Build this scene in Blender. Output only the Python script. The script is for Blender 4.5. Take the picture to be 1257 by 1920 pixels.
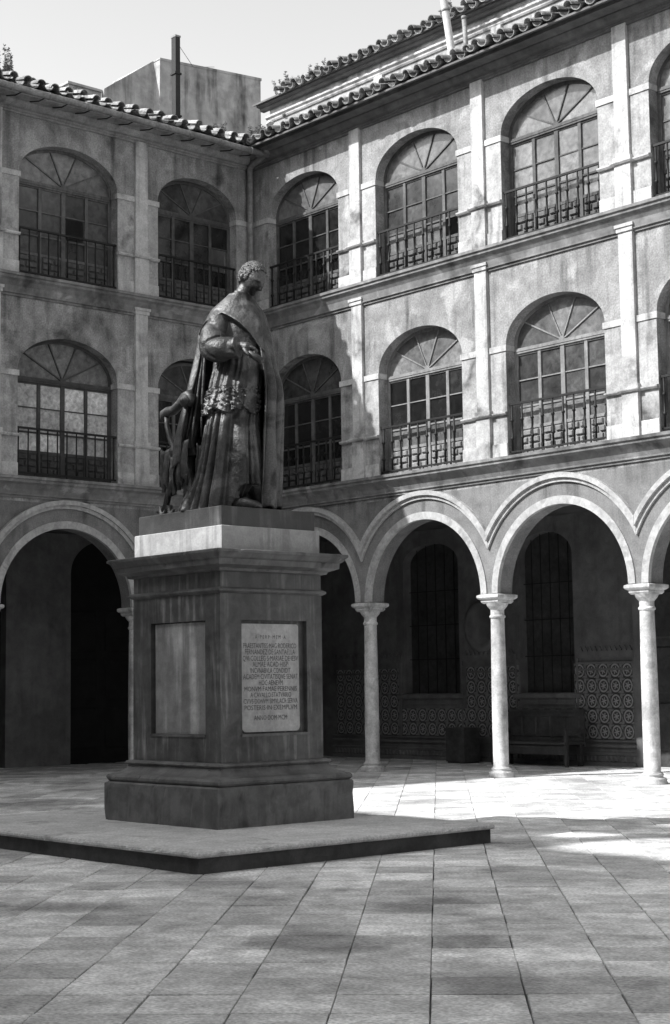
import bpy, bmesh, math, random
from mathutils import Vector, Matrix, noise

random.seed(7)
R = math.radians
scene = bpy.context.scene
for o in list(bpy.data.objects):
    bpy.data.objects.remove(o, do_unlink=True)
COL = scene.collection

# ------------------------------------------------------------------ camera
CAM = Vector((24.6158, -19.6604, 1.5516))
_a = math.pi*0.75 + 0.0617
_p, _r = 0.1059, -0.0141
FW = Vector((math.cos(_a)*math.cos(_p), math.sin(_a)*math.cos(_p), math.sin(_p)))
_rt = Vector((math.sin(_a), -math.cos(_a), 0))
_up = _rt.cross(FW)
RT = _rt*math.cos(_r) + _up*math.sin(_r)
UP = -_rt*math.sin(_r) + _up*math.cos(_r)
FPX = 3041.6
cam = bpy.data.cameras.new('camera')
cam.sensor_fit = 'VERTICAL'
cam.sensor_height = 36.0
cam.sensor_width = 36.0
cam.lens = FPX/1920*36.0
cam.clip_end = 2000
cam_o = bpy.data.objects.new('camera', cam)
COL.objects.link(cam_o)
M = Matrix((RT, UP, -FW)).transposed().to_4x4()
M.translation = CAM
cam_o.matrix_world = M
scene.camera = cam_o

# ------------------------------------------------------------------ sky and sun
SUN = Vector((0.466, 1.0, -1.0)).normalized()          # direction the light travels
world = bpy.data.worlds.new('World')
scene.world = world
world.use_nodes = True
nt = world.node_tree
nt.nodes.clear()
sky = nt.nodes.new('ShaderNodeTexSky')
sky.sky_type = 'NISHITA'
sky.sun_disc = False
sky.sun_elevation = math.asin(-SUN.z)
sky.sun_rotation = math.atan2(-SUN.x, -SUN.y)
sky.air_density = 1.0
sky.dust_density = 1.5
sky.ozone_density = 1.0
bw = nt.nodes.new('ShaderNodeRGBToBW')
bg = nt.nodes.new('ShaderNodeBackground')
bg.inputs[1].default_value = 0.125
wo = nt.nodes.new('ShaderNodeOutputWorld')
nt.links.new(sky.outputs[0], bw.inputs[0])
nt.links.new(bw.outputs[0], bg.inputs[0])
nt.links.new(bg.outputs[0], wo.inputs[0])

sl = bpy.data.lights.new('sun', 'SUN')
sl.energy = 2.3
sl.angle = R(0.5)
sl.color = (1, 1, 1)
so = bpy.data.objects.new('sun', sl)
COL.objects.link(so)
so.rotation_euler = SUN.to_track_quat('-Z', 'Y').to_euler()
so.location = (0, -20, 40)

scene.view_settings.view_transform = 'Standard'
scene.view_settings.look = 'None'
scene.view_settings.gamma = 1.0
scene.view_settings.exposure = 1.66
scene.render.resolution_x, scene.render.resolution_y = 670, 1024

# ------------------------------------------------------------------ materials (black-and-white photograph: all greys)
MATS = {}
def gmat(name, v, var=.18, scale=.7, streak=0.0, sscale=5.0, patch=0.0, pv=.5, pscale=1.3, pth=.58,
         grain=.10, gscale=45, bump=.25, bscale=70, rough=.9, spec=.25, metal=0.0, rnd=0.0, mid=.25, drips=(), drip=.6, mould=0.0, mscale=.6, mth=.57):
    m = bpy.data.materials.new(name)
    m.use_nodes = True
    n = m.node_tree
    N, L = n.nodes, n.links
    b = N['Principled BSDF']
    geo = N.new('ShaderNodeNewGeometry')
    def noise_n(sc, det=4, dis=0.0, vec=None, ro=.55):
        t = N.new('ShaderNodeTexNoise')
        t.inputs['Scale'].default_value = sc
        t.inputs['Detail'].default_value = det
        t.inputs['Roughness'].default_value = ro
        t.inputs['Distortion'].default_value = dis
        L.new(vec if vec else geo.outputs['Position'], t.inputs['Vector'])
        return t.outputs['Fac']
    def math_n(op, a, c, clamp=False):
        t = N.new('ShaderNodeMath'); t.operation = op; t.use_clamp = clamp
        for i, x in enumerate((a, c)):
            if x is None: continue
            if isinstance(x, (int, float)): t.inputs[i].default_value = x
            else: L.new(x, t.inputs[i])
        return t.outputs[0]
    def ramp(x, lo, hi, a, c):
        t = N.new('ShaderNodeMapRange')
        t.inputs[1].default_value = lo; t.inputs[2].default_value = hi
        t.inputs[3].default_value = a; t.inputs[4].default_value = c
        L.new(x, t.inputs[0]); return t.outputs[0]
    val = ramp(noise_n(scale, 5), .3, .7, v*(1-var), v*(1+var))
    if mid:
        val = math_n('MULTIPLY', val, ramp(noise_n(scale*5.3, 6, .4), .3, .7, 1-mid, 1+mid))
    if patch:
        f = math_n('MULTIPLY', ramp(noise_n(pscale, 6, .6), pth, pth+.08, 0, 1), patch)
        mx = N.new('ShaderNodeMix'); L.new(f, mx.inputs[0]); L.new(val, mx.inputs[2]); mx.inputs[3].default_value = pv
        val = mx.outputs[0]
    if streak:
        mp = N.new('ShaderNodeMapping'); mp.inputs['Scale'].default_value = (sscale, sscale, sscale*.09)
        L.new(geo.outputs['Position'], mp.inputs[0])
        s1 = ramp(noise_n(1.0, 6, 0, mp.outputs[0]), .50, .66, 0, streak)
        s2 = ramp(noise_n(1.1, 4), .38, .58, .1, 1)
        val = math_n('MULTIPLY', val, math_n('SUBTRACT', 1.0, math_n('MULTIPLY', s1, s2)))
    for zl_ in drips:
        sz = N.new('ShaderNodeSeparateXYZ'); L.new(geo.outputs['Position'], sz.inputs[0])
        mp = N.new('ShaderNodeMapping'); mp.inputs['Scale'].default_value = (4.0, 4.0, .22)
        L.new(geo.outputs['Position'], mp.inputs[0])
        run = math_n('MULTIPLY', ramp(noise_n(1.0, 7, .3, mp.outputs[0], .62), .44, .70, 0.0, 1.2), ramp(noise_n(.45, 3), .42, .60, .0, 1.0))
        d_ = math_n('SUBTRACT', zl_, sz.outputs[2])
        fall = math_n('SUBTRACT', run, math_n('MULTIPLY', d_, .75), True)
        fall = math_n('MULTIPLY', math_n('MULTIPLY', fall, math_n('GREATER_THAN', d_, 0.0)), drip)
        val = math_n('MULTIPLY', val, math_n('SUBTRACT', 1.0, fall))
    if mould:
        mf = math_n('MULTIPLY', ramp(noise_n(mscale, 7, .8), mth, mth+.12, 0, 1), ramp(noise_n(mscale*7, 5), .3, .6, .3, 1))
        val = math_n('MULTIPLY', val, math_n('SUBTRACT', 1.0, math_n('MULTIPLY', mf, mould)))
    if grain:
        val = math_n('MULTIPLY', val, ramp(noise_n(gscale, 3), .25, .75, 1-grain, 1+grain))
    if rnd:
        oi = N.new('ShaderNodeObjectInfo')
        val = math_n('MULTIPLY', val, ramp(oi.outputs['Random'], 0, 1, 1-rnd, 1+rnd))
    L.new(val, b.inputs['Base Color'])
    b.inputs['Roughness'].default_value = rough
    b.inputs['Specular IOR Level'].default_value = spec
    b.inputs['Metallic'].default_value = metal
    if bump:
        bp = N.new('ShaderNodeBump')
        bp.inputs['Strength'].default_value = bump
        bp.inputs['Distance'].default_value = .01
        L.new(math_n('ADD', noise_n(bscale, 4), math_n('MULTIPLY', noise_n(bscale*.16, 4), 2.0)), bp.inputs['Height'])
        L.new(bp.outputs[0], b.inputs['Normal'])
    MATS[name] = m
    return m

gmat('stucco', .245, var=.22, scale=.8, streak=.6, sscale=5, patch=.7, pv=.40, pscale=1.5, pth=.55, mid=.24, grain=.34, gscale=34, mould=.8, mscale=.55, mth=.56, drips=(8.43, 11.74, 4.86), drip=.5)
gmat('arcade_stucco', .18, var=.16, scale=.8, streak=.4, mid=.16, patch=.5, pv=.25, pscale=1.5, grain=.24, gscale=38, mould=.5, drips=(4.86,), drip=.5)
gmat('limewash', .46, mould=.7, mscale=.9, mth=.55, grain=.2, gscale=38, var=.18, scale=1.0, streak=.55, sscale=6, patch=.55, pv=.22, pscale=2.0, pth=.60, mid=.16)
gmat('pier_stucco', .34, mould=.7, mscale=1.0, mth=.55, grain=.24, gscale=38, drips=(9.52, 5.93, 10.58, 7.0), drip=.5, var=.25, scale=1.3, streak=.45, sscale=6, patch=.6, pv=.46, pscale=1.7, pth=.54, mid=.2)
gmat('ledge_stone', .19, mould=.6, mscale=1.0, mth=.55, var=.25, scale=.9, streak=.3, patch=.75, pv=.34, pscale=2.6, pth=.58, mid=.3)
gmat('archivolt_plaster', .37, var=.15, scale=2.2, patch=.7, pv=.24, pscale=5.0, pth=.55, mid=.2)
gmat('marble', .48, var=.2, scale=1.4, streak=.5, mid=.25, patch=.6, pv=.28, pscale=3.5, grain=.2, gscale=38, rough=.6, bump=.1)
gmat('cornice_stucco', .13, var=.25, scale=1.0, streak=.3, mid=.25)  # kept darker than cove_plaster; strong shade under the eave is in this tone
gmat('roof_clay', .22, var=.35, scale=3.0, mid=.35, patch=.6, pv=.5, pscale=7, pth=.55, rnd=.35, rough=.95)
gmat('old_wood', .095, var=.3, scale=2.0, mid=.25, streak=.4, sscale=20, rnd=.15, rough=.75)
gmat('pale_wood', .21, var=.25, scale=2.0, mid=.2, streak=.35, sscale=20, rough=.75)
gmat('dark_wood', .055, var=.3, scale=2.0, mid=.25, rough=.6)
gmat('iron', .014, var=.3, scale=4.0, mid=.2, rough=.6, spec=.3, bump=.1)
gmat('cove_plaster', .27, var=.2, scale=1.2, streak=.4, mid=.2, grain=.2, gscale=38, mould=.5)
gmat('gutter_zinc', .20, var=.3, scale=3.0, mid=.3, rough=.6, spec=.4)
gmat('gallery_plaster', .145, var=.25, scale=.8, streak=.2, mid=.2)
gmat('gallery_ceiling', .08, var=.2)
gmat('dark_interior', .012, var=.2, bump=0)  # flat black standing in for the unlit depth beyond the openings
gmat('far_stucco', .36, mould=.5, mscale=.7, var=.2, scale=.7, streak=.75, sscale=3.5, mid=.25, patch=.5, pv=.38)
gmat('far_white', .5, var=.15, scale=.7, streak=.3, mid=.15)
gmat('plaque_marble', .42, var=.15, scale=2.5, mid=.15, streak=.3, rough=.5, bump=.06)
gmat('pedestal_stone', .105, var=.35, scale=1.3, mould=.6, mscale=1.4, mth=.56, streak=.5, sscale=8, patch=.6, pv=.17, pscale=2.4, pth=.55, mid=.3, rough=.55, spec=.45, bump=.15)
gmat('pedestal_marble', .072, mould=.6, mscale=1.6, mth=.54, var=.4, scale=1.5, streak=-1.7, sscale=15, mid=.3, rough=.5, spec=.45, bump=.12)
gmat('slab_white', .34, var=.15, scale=1.5, streak=.55, sscale=9, mid=.15, patch=.3, pv=.25)
gmat('slab_bronze', .038, var=.3, scale=1.5, streak=-1.5, sscale=12, mid=.2, rough=.5, spec=.5)
gmat('panel_stone', .20, var=.3, scale=1.5, streak=-1.4, sscale=4.2, mid=.2, rough=.45, spec=.5)
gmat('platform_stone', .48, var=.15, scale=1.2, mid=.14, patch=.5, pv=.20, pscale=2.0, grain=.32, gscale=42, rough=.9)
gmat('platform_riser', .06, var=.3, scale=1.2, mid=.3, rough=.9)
gmat('weed_leaf', .16, var=.3, scale=6, mid=.2, bump=0, rough=.8)
gmat('ink', .13, var=.1, bump=0)
gmat('mortar', .19, var=.3, scale=1.4, mid=.3, grain=.2)

def bronze():
    m = gmat('bronze', .052, var=.45, scale=2.0, mid=.4, patch=.8, pv=.135, pscale=2.6, pth=.50, grain=.3, gscale=60,
             bump=.55, bscale=70, rough=.46, spec=.5, metal=.45)
    return m
bronze()

def glass(name, v, rough=.12, var=.5, ior=1.55, scale=1.6):
    m = gmat(name, v, var=var, scale=scale, mid=.45, grain=.25, gscale=90, bump=.03, bscale=6, rough=rough, spec=.6, rnd=.35)
    return m
glass('pane_dark', .016)
glass('pane_dusty', .050, rough=.25)
glass('pane_pale', .135, rough=.22, var=.2)  # dusty grey, also standing in for sky mirrored in the glass
glass('pane_curtain', .42, rough=.35, var=.3, scale=2.5)
glass('fan_pane', .12, rough=.3, var=.25)
glass('fan_pane_dark', .05, rough=.2)

# paving: a value per slab from its place in the 45-degree grid
PITCH, OFF_N, OFF_D = .4765, 3.433, -21.99
STAINS = ((16.41, -11.51, .45, .60, .55), (17.0, -13.14, .55, .45, .50), (17.65, -12.52, .25, .40, .6), (14.42, -13.34, .45, .35, .5), (15.2, -12.1, .35, .4, .6), (18.6, -13.3, .3, .5, .65), (5.05, -7.96, .8, .9, .5))
def paving_material():
    m = gmat('paving_stone', .60, var=.24, scale=.8, mid=.26, patch=.45, pv=.36, pscale=1.1, pth=.58, grain=.42, gscale=40, bump=.5, bscale=50, rough=.85)
    n = m.node_tree; N, L = n.nodes, n.links
    b = N['Principled BSDF']
    src = b.inputs['Base Color'].links[0].from_socket
    geo = N.new('ShaderNodeNewGeometry')
    def dot(vx, vy):
        t = N.new('ShaderNodeVectorMath'); t.operation = 'DOT_PRODUCT'
        L.new(geo.outputs['Position'], t.inputs[0]); t.inputs[1].default_value = (vx, vy, 0); return t.outputs['Value']
    def mth(op, a, c):
        t = N.new('ShaderNodeMath'); t.operation = op
        for i, x in enumerate((a, c)):
            if x is None: continue
            if isinstance(x, (int, float)): t.inputs[i].default_value = x
            else: L.new(x, t.inputs[i])
        return t.outputs[0]
    s = .70710678
    pn, pd = dot(s, s), dot(-s, s)
    iu = mth('FLOOR', mth('DIVIDE', mth('SUBTRACT', pn, OFF_N), PITCH), None)
    iv = mth('FLOOR', mth('DIVIDE', mth('SUBTRACT', pd, OFF_D), PITCH), None)
    cx = N.new('ShaderNodeCombineXYZ'); L.new(iu, cx.inputs[0]); L.new(iv, cx.inputs[1])
    wn = N.new('ShaderNodeTexWhiteNoise'); wn.noise_dimensions = '2D'; L.new(cx.outputs[0], wn.inputs['Vector'])
    mr = N.new('ShaderNodeMapRange'); mr.inputs[3].default_value = .68; mr.inputs[4].default_value = 1.18
    L.new(wn.outputs['Value'], mr.inputs[0])
    # soot smears, long across the view's strips
    cv = N.new('ShaderNodeCombineXYZ')
    L.new(mth('MULTIPLY', pn, 1.3), cv.inputs[0]); L.new(mth('MULTIPLY', pd, .9), cv.inputs[1])
    tn = N.new('ShaderNodeTexNoise'); tn.inputs['Scale'].default_value = .75; tn.inputs['Detail'].default_value = 8; tn.inputs['Roughness'].default_value = .65
    L.new(cv.outputs[0], tn.inputs['Vector'])
    sr = N.new('ShaderNodeMapRange'); sr.inputs[1].default_value = .53; sr.inputs[2].default_value = .70
    sr.inputs[3].default_value = 1.0; sr.inputs[4].default_value = .55
    L.new(tn.outputs['Fac'], sr.inputs[0])
    # layered brushed streaks within a slab
    cs = N.new('ShaderNodeCombineXYZ')
    L.new(mth('MULTIPLY', pn, 5.0), cs.inputs[0]); L.new(mth('MULTIPLY', pd, 4.0), cs.inputs[1]); L.new(wn.outputs['Value'], cs.inputs[2])
    t2 = N.new('ShaderNodeTexNoise'); t2.inputs['Scale'].default_value = 1.3; t2.inputs['Detail'].default_value = 6
    L.new(cs.outputs[0], t2.inputs['Vector'])
    s2 = N.new('ShaderNodeMapRange'); s2.inputs[1].default_value = .3; s2.inputs[2].default_value = .7
    s2.inputs[3].default_value = .90; s2.inputs[4].default_value = 1.10
    L.new(t2.outputs['Fac'], s2.inputs[0])
    stain = None
    for (sx_, sy_, rn_, rd_, k_) in STAINS:
        a_ = mth('DIVIDE', mth('SUBTRACT', pn, s*(sx_+sy_)), rn_); b_ = mth('DIVIDE', mth('SUBTRACT', pd, s*(sy_-sx_)), rd_)
        e_ = mth('ADD', mth('ADD', mth('MULTIPLY', a_, a_), mth('MULTIPLY', b_, b_)), mth('MULTIPLY', mth('SUBTRACT', tn.outputs['Fac'], .5), 4.0))
        rr_ = N.new('ShaderNodeMapRange'); rr_.inputs[1].default_value = .15; rr_.inputs[2].default_value = 1.1
        rr_.inputs[3].default_value = k_; rr_.inputs[4].default_value = 1.0
        L.new(e_, rr_.inputs[0]); stain = rr_.outputs[0] if stain is None else mth('MULTIPLY', stain, rr_.outputs[0])
    src = mth('MULTIPLY', src, stain)
    out = mth('MULTIPLY', mth('MULTIPLY', mth('MULTIPLY', src, mr.outputs[0]), sr.outputs[0]), s2.outputs[0])
    L.new(out, b.inputs['Base Color'])
paving_material()

# glazed tile with a ringed floral figure, by object coordinates
def azulejo():
    m = bpy.data.materials.new('azulejo_glaze'); m.use_nodes = True; MATS['azulejo_glaze'] = m
    n = m.node_tree; N, L = n.nodes, n.links; b = N['Principled BSDF']
    tc = N.new('ShaderNodeTexCoord')
    sx = N.new('ShaderNodeSeparateXYZ'); L.new(tc.outputs['Object'], sx.inputs[0])
    def mth(op, a, c=None):
        t = N.new('ShaderNodeMath'); t.operation = op
        for i, x in enumerate((a, c)):
            if x is None: continue
            if isinstance(x, (int, float)): t.inputs[i].default_value = x
            else: L.new(x, t.inputs[i])
        return t.outputs[0]
    u, w = sx.outputs[0], sx.outputs[2]
    r = mth('SQRT', mth('ADD', mth('MULTIPLY', u, u), mth('MULTIPLY', mth('MULTIPLY', w, w), .8)))
    ang = mth('ARCTAN2', w, u)
    ring = mth('LESS_THAN', mth('ABSOLUTE', mth('SUBTRACT', r, .095)), .014)
    pet = mth('MULTIPLY', mth('LESS_THAN', r, mth('ADD', .045, mth('MULTIPLY', mth('SINE', mth('MULTIPLY', ang, 6.0)), .022))), 1.0)
    cor = mth('GREATER_THAN', r, mth('ADD', .135, mth('MULTIPLY', mth('SINE', mth('MULTIPLY', ang, 8.0)), .012)))
    tot = mth('MAXIMUM', mth('MAXIMUM', ring, pet), mth('MULTIPLY', cor, .55))
    tx = N.new('ShaderNodeTexNoise'); tx.inputs['Scale'].default_value = 30; L.new(tc.outputs['Object'], tx.inputs['Vector'])
    val = mth('ADD', .045, mth('MULTIPLY', mth('MULTIPLY', tot, .27), mth('ADD', .4, tx.outputs['Fac'])))
    L.new(val, b.inputs['Base Color'])
    b.inputs['Roughness'].default_value = .35
azulejo()

# ------------------------------------------------------------------ mesh helpers
class MB:
    def __init__(self): self.v = []; self.f = []
    def add(self, vs, fs):
        o = len(self.v); self.v += [tuple(p) for p in vs]; self.f += [tuple(i+o for i in f) for f in fs]
    def quad(self, a, b, c, d): self.add((a, b, c, d), ((0, 1, 2, 3),))
    def box(self, x0, x1, y0, y1, z0, z1):
        self.add(((x0,y0,z0),(x1,y0,z0),(x1,y1,z0),(x0,y1,z0),(x0,y0,z1),(x1,y0,z1),(x1,y1,z1),(x0,y1,z1)),
                 ((3,2,1,0),(4,5,6,7),(0,1,5,4),(1,2,6,5),(2,3,7,6),(3,0,4,7)))
    def bevbox(self, x0, x1, y0, y1, z0, z1, b=.01, ax=1, out=-1):
        """box whose face on axis y (out=-1: the -y face) is chamfered"""
        yo, yi = (y0, y1) if out < 0 else (y1, y0)
        ym = yo + b*(1 if out < 0 else -1)
        self.add(((x0,yi,z0),(x1,yi,z0),(x1,yi,z1),(x0,yi,z1),(x0,ym,z0),(x1,ym,z0),(x1,ym,z1),(x0,ym,z1),
                  (x0+b,yo,z0+b),(x1-b,yo,z0+b),(x1-b,yo,z1-b),(x0+b,yo,z1-b)),
                 ((0,1,5,4),(1,2,6,5),(2,3,7,6),(3,0,4,7),(4,5,9,8),(5,6,10,9),(6,7,11,10),(7,4,8,11),(8,9,10,11),(3,2,1,0)))
    def prism(self, pts, v0, v1):
        """outline in (u,z), extruded along v"""
        n = len(pts)
        self.add([(u, v0, z) for u, z in pts]+[(u, v1, z) for u, z in pts],
                 [tuple(range(n)), tuple(range(2*n-1, n-1, -1))]+[(i, n+i, n+(i+1) % n, (i+1) % n) for i in range(n)])
    def profile(self, prof, u0, u1, caps=True):
        """profile in (v,z) extruded along u, closed polygon"""
        n = len(prof)
        self.add([(u0, v, z) for v, z in prof]+[(u1, v, z) for v, z in prof],
                 [(i, (i+1) % n, n+(i+1) % n, n+i) for i in range(n)]+([tuple(range(n)), tuple(range(2*n-1, n-1, -1))] if caps else []))
    def lathe(self, prof, c=(0, 0, 0), n=20):
        m = len(prof); vs = []; fs = []
        for r, z in prof:
            for k in range(n):
                t = 2*math.pi*k/n; vs.append((c[0]+r*math.cos(t), c[1]+r*math.sin(t), c[2]+z))
        for i in range(m-1):
            for k in range(n):
                fs.append((i*n+k, i*n+(k+1) % n, (i+1)*n+(k+1) % n, (i+1)*n+k))
        fs.append(tuple(range(n-1, -1, -1))); fs.append(tuple((m-1)*n+k for k in range(n)))
        self.add(vs, fs)
    def tube(self, path, rad, n=8, caps=True):
        path = [Vector(p) for p in path]
        if isinstance(rad, (int, float)): rad = [rad]*len(path)
        vs = []; fs = []; prev = None
        for i, p in enumerate(path):
            d = (path[min(i+1, len(path)-1)]-path[max(i-1, 0)]).normalized()
            a = Vector((0, 0, 1)) if abs(d.z) < .9 else Vector((1, 0, 0))
            if prev is not None: a = prev
            x = (a-d*a.dot(d)).normalized(); y = d.cross(x); prev = x
            for k in range(n):
                t = 2*math.pi*k/n; vs.append(p+(x*math.cos(t)+y*math.sin(t))*rad[i])
        for i in range(len(path)-1):
            for k in range(n):
                fs.append((i*n+k, i*n+(k+1) % n, (i+1)*n+(k+1) % n, (i+1)*n+k))
        if caps:
            fs.append(tuple(range(n-1, -1, -1))); fs.append(tuple((len(path)-1)*n+k for k in range(n)))
        self.add(vs, fs)
    def rect_stack(self, cx, cy, prof, cap=True):
        """mitred rectangular mouldings: prof = [(a, b, z)...]"""
        vs = []; fs = []
        for a, b, z in prof:
            vs += [(cx-a, cy-b, z), (cx+a, cy-b, z), (cx+a, cy+b, z), (cx-a, cy+b, z)]
        for i in range(len(prof)-1):
            for k in range(4):
                fs.append((i*4+k, i*4+(k+1) % 4, i*4+4+(k+1) % 4, i*4+4+k))
        if cap:
            fs.append((3, 2, 1, 0)); m = (len(prof)-1)*4; fs.append((m, m+1, m+2, m+3))
        self.add(vs, fs)
    def chipped_stack(self, cx, cy, prof, amp=.02, freq=5.0, step=.05, th=.18, seed=0.0):
        rows = []
        na = max(2, int(2*max(p[0] for p in prof)/step)); nb = max(2, int(2*max(p[1] for p in prof)/step))
        for a, b, z in prof:
            row = []
            ring_ = [(-a+2*a*k/na, -b, 0, 1) for k in range(na)]+[(a, -b+2*b*k/nb, -1, 0) for k in range(nb)]
            ring_ += [(a-2*a*k/na, b, 0, -1) for k in range(na)]+[(-a, b-2*b*k/nb, 1, 0) for k in range(nb)]
            for x, y, ix, iy in ring_:
                q = Vector((x*freq+seed, y*freq, z*freq*1.6))
                nn = max(0.0, noise.noise(q)+.45*noise.noise(q*3.1)-th)
                corner = 1.0+1.2*max(0, 1-min(abs(abs(x)-a)+abs(abs(y)-b), .08)/.08)
                d = amp*nn*corner
                sx = -1 if x > 0 else 1; sy = -1 if y > 0 else 1
                ex = d*(abs(ix)+(1 if abs(abs(x)-a) < .04 else 0)); ey = d*(abs(iy)+(1 if abs(abs(y)-b) < .04 else 0))
                row.append((cx+x+sx*ex, cy+y+sy*ey, z-.3*d))
            rows.append(row)
        n = len(rows[0])
        self.add([p for r in rows for p in r], [(i*n+k, i*n+(k+1) % n, (i+1)*n+(k+1) % n, (i+1)*n+k) for i in range(len(rows)-1) for k in range(n)]+
                 [tuple(range(n-1, -1, -1)), tuple((len(rows)-1)*n+k for k in range(n))])
    def mesh(self, name, mat, smooth=False):
        me = bpy.data.meshes.new(name)
        me.from_pydata(self.v, [], self.f)
        if smooth:
            for p in me.polygons: p.use_smooth = True
        me.materials.append(MATS[mat]); me.update()
        return me
    def build(self, name, mat, parent=None, smooth=False, loc=None):
        return put(name, self.mesh(name, mat, smooth), parent, loc)

def put(name, me, parent=None, loc=None, rot=None, scale=None):
    o = bpy.data.objects.new(name, me)
    COL.objects.link(o)
    if parent: o.parent = parent
    if loc: o.location = loc
    if rot: o.rotation_euler = rot
    if scale: o.scale = scale
    return o
def tag(o, label=None, cat=None, group=None, kind=None):
    if label: o['label'] = label
    if cat: o['category'] = cat
    if group: o['group'] = group
    if kind: o['kind'] = kind
    return o
def empty(name, loc=(0, 0, 0), rz=0):
    o = bpy.data.objects.new(name, None); COL.objects.link(o)
    o.location = loc; o.rotation_euler = (0, 0, rz); o.empty_display_size = .2
    return o
def project(p):
    d = Vector(p)-CAM; w = d.dot(FW)
    if w <= .1: return None
    return (628.5+FPX*d.dot(RT)/w, 960-FPX*d.dot(UP)/w, w)

def arch(uc, zs, a, b, n=24):
    return [(uc-a*math.cos(math.pi*i/n), zs+b*math.sin(math.pi*i/n)) for i in range(n+1)]

def wall_bay(mb, u0, u1, z0, z1, ua, ub, zb, zs, b, v0, v1, n=28, back=True):
    uc, a = (ua+ub)/2, (ub-ua)/2
    pts = arch(uc, zs, a, b, n)
    for v in ((v0, v1) if back else (v0,)):
        q = lambda x0, x1, y0, y1: mb.quad((x0, v, y0), (x1, v, y0), (x1, v, y1), (x0, v, y1))
        q(u0, ua, z0, z1); q(ub, u1, z0, z1)
        if zb > z0+1e-4: q(ua, ub, z0, zb)
        for p, s in zip(pts[:-1], pts[1:]):
            mb.quad((p[0], v, p[1]), (s[0], v, s[1]), (s[0], v, z1), (p[0], v, z1))
    out = [(ua, zb)]+pts+[(ub, zb)]
    for p, s in zip(out[:-1], out[1:]):
        mb.quad((p[0], v0, p[1]), (p[0], v1, p[1]), (s[0], v1, s[1]), (s[0], v0, s[1]))
    if zb > z0+1e-4:
        mb.quad((ua, v0, zb), (ub, v0, zb), (ub, v1, zb), (ua, v1, zb))

def ring(mb, uc, zc, r0, r1, v0, v1, ulim=None, n=44):
    """semicircular band, cut by vertical lines at uc +- ulim"""
    t0 = [0 if (ulim is None or r <= ulim) else math.acos(ulim/r) for r in (r0, r1)]
    P = []
    for i in range(n+1):
        k = i/n
        row = []
        for r, t in ((r0, t0[0]), (r1, t0[1])):
            th = t+(math.pi-2*t)*k
            row.append((uc+r*math.cos(th), zc+r*math.sin(th)))
        P.append(row)
    for i in range(n):
        (a0, a1), (b0, b1) = P[i], P[i+1]
        F = lambda p, v: (p[0], v, p[1])
        mb.quad(F(a0, v0), F(a1, v0), F(b1, v0), F(b0, v0))
        mb.quad(F(a1, v0), F(a1, v1), F(b1, v1), F(b1, v0))
        mb.quad(F(a0, v1), F(a0, v0), F(b0, v0), F(b0, v1))
    for (p0, p1) in (P[0], P[-1]):
        mb.quad((p0[0], v0, p0[1]), (p0[0], v1, p0[1]), (p1[0], v1, p1[1]), (p1[0], v0, p1[1]))

# ------------------------------------------------------------------ the ground
g = MB()
g.quad((-60, -70, -.035), (70, -70, -.035), (70, 50, -.035), (-60, 50, -.035))
ground = g.build('courtyard_floor', 'mortar'); tag(ground, 'square stone paving laid diagonally across the courtyard', 'paving', kind='structure')
s2 = math.sqrt(.5)
NV, DV = Vector((s2, s2, 0)), Vector((-s2, s2, 0))
slabs = []
for i in range(-60, 60):
    for j in range(-40, 80):
        cu, cd = OFF_N+(i+.5)*PITCH, OFF_D+(j+.5)*PITCH
        p = NV*cu+DV*cd
        if not (-4.2 < p.x < 30.4 and -24.6 < p.y < 4.4): continue
        if p.x < -3.6 and p.y > 3.6: continue
        pr = project(p)
        vis = 0
        if pr and -60 < pr[0] < 1317 and pr[1] < 1990 and not (8.9 < p.x < 13.4 and -11.4 < p.y < -7.7) and p.y < .6 and p.x > -.6:
            vis = 1/pr[2]**3
        slabs.append((vis, p))
slabs.sort(key=lambda x: -x[0])
def slab_mesh(mb, c, hx, z):
    h = PITCH/2-hx; b = .004
    A = [(-1, -1), (1, -1), (1, 1), (-1, 1)]
    pt = lambda s, k, zz: tuple(c+NV*(s[0]*k)+DV*(s[1]*k)+Vector((0, 0, zz)))
    vs = [pt(s, h, z-.03) for s in A]+[pt(s, h, z-b) for s in A]+[pt(s, h-b, z) for s in A]
    fs = [(8, 9, 10, 11)]
    for k in range(4):
        n = (k+1) % 4
        fs += [(k, n, 4+n, 4+k), (4+k, 4+n, 8+n, 8+k)]
    mb.add(vs, fs)
protos = []
for k in range(4):
    m_ = MB(); slab_mesh(m_, Vector((0, 0, 0)), .0012+.0016*k, 0)
    protos.append(m_.mesh('paving_slab', 'paving_stone'))
rest = MB()
for k, (vis, p) in enumerate(slabs):
    z = random.uniform(-.0035, .0015)
    if k < 300:
        o = put('paving_slab', protos[random.randrange(4)], ground, (p.x, p.y, z))
        o.rotation_euler = (random.uniform(-.004, .004), random.uniform(-.004, .004), random.uniform(-.004, .004))
    else:
        slab_mesh(rest, p, random.uniform(.0015, .0045), z)
tag(rest.build('paving_slab_field', 'paving_stone', ground), kind='stuff')

# ------------------------------------------------------------------ shared pieces of the two arcaded wings
S2, S3, I2, I3 = 5.226, 8.815, 7.004, 10.584
AW = 1.04
TOPZ = 11.95
CACHE = {}
def cached(key, fn):
    if key not in CACHE: CACHE[key] = fn()
    return CACHE[key]

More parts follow.
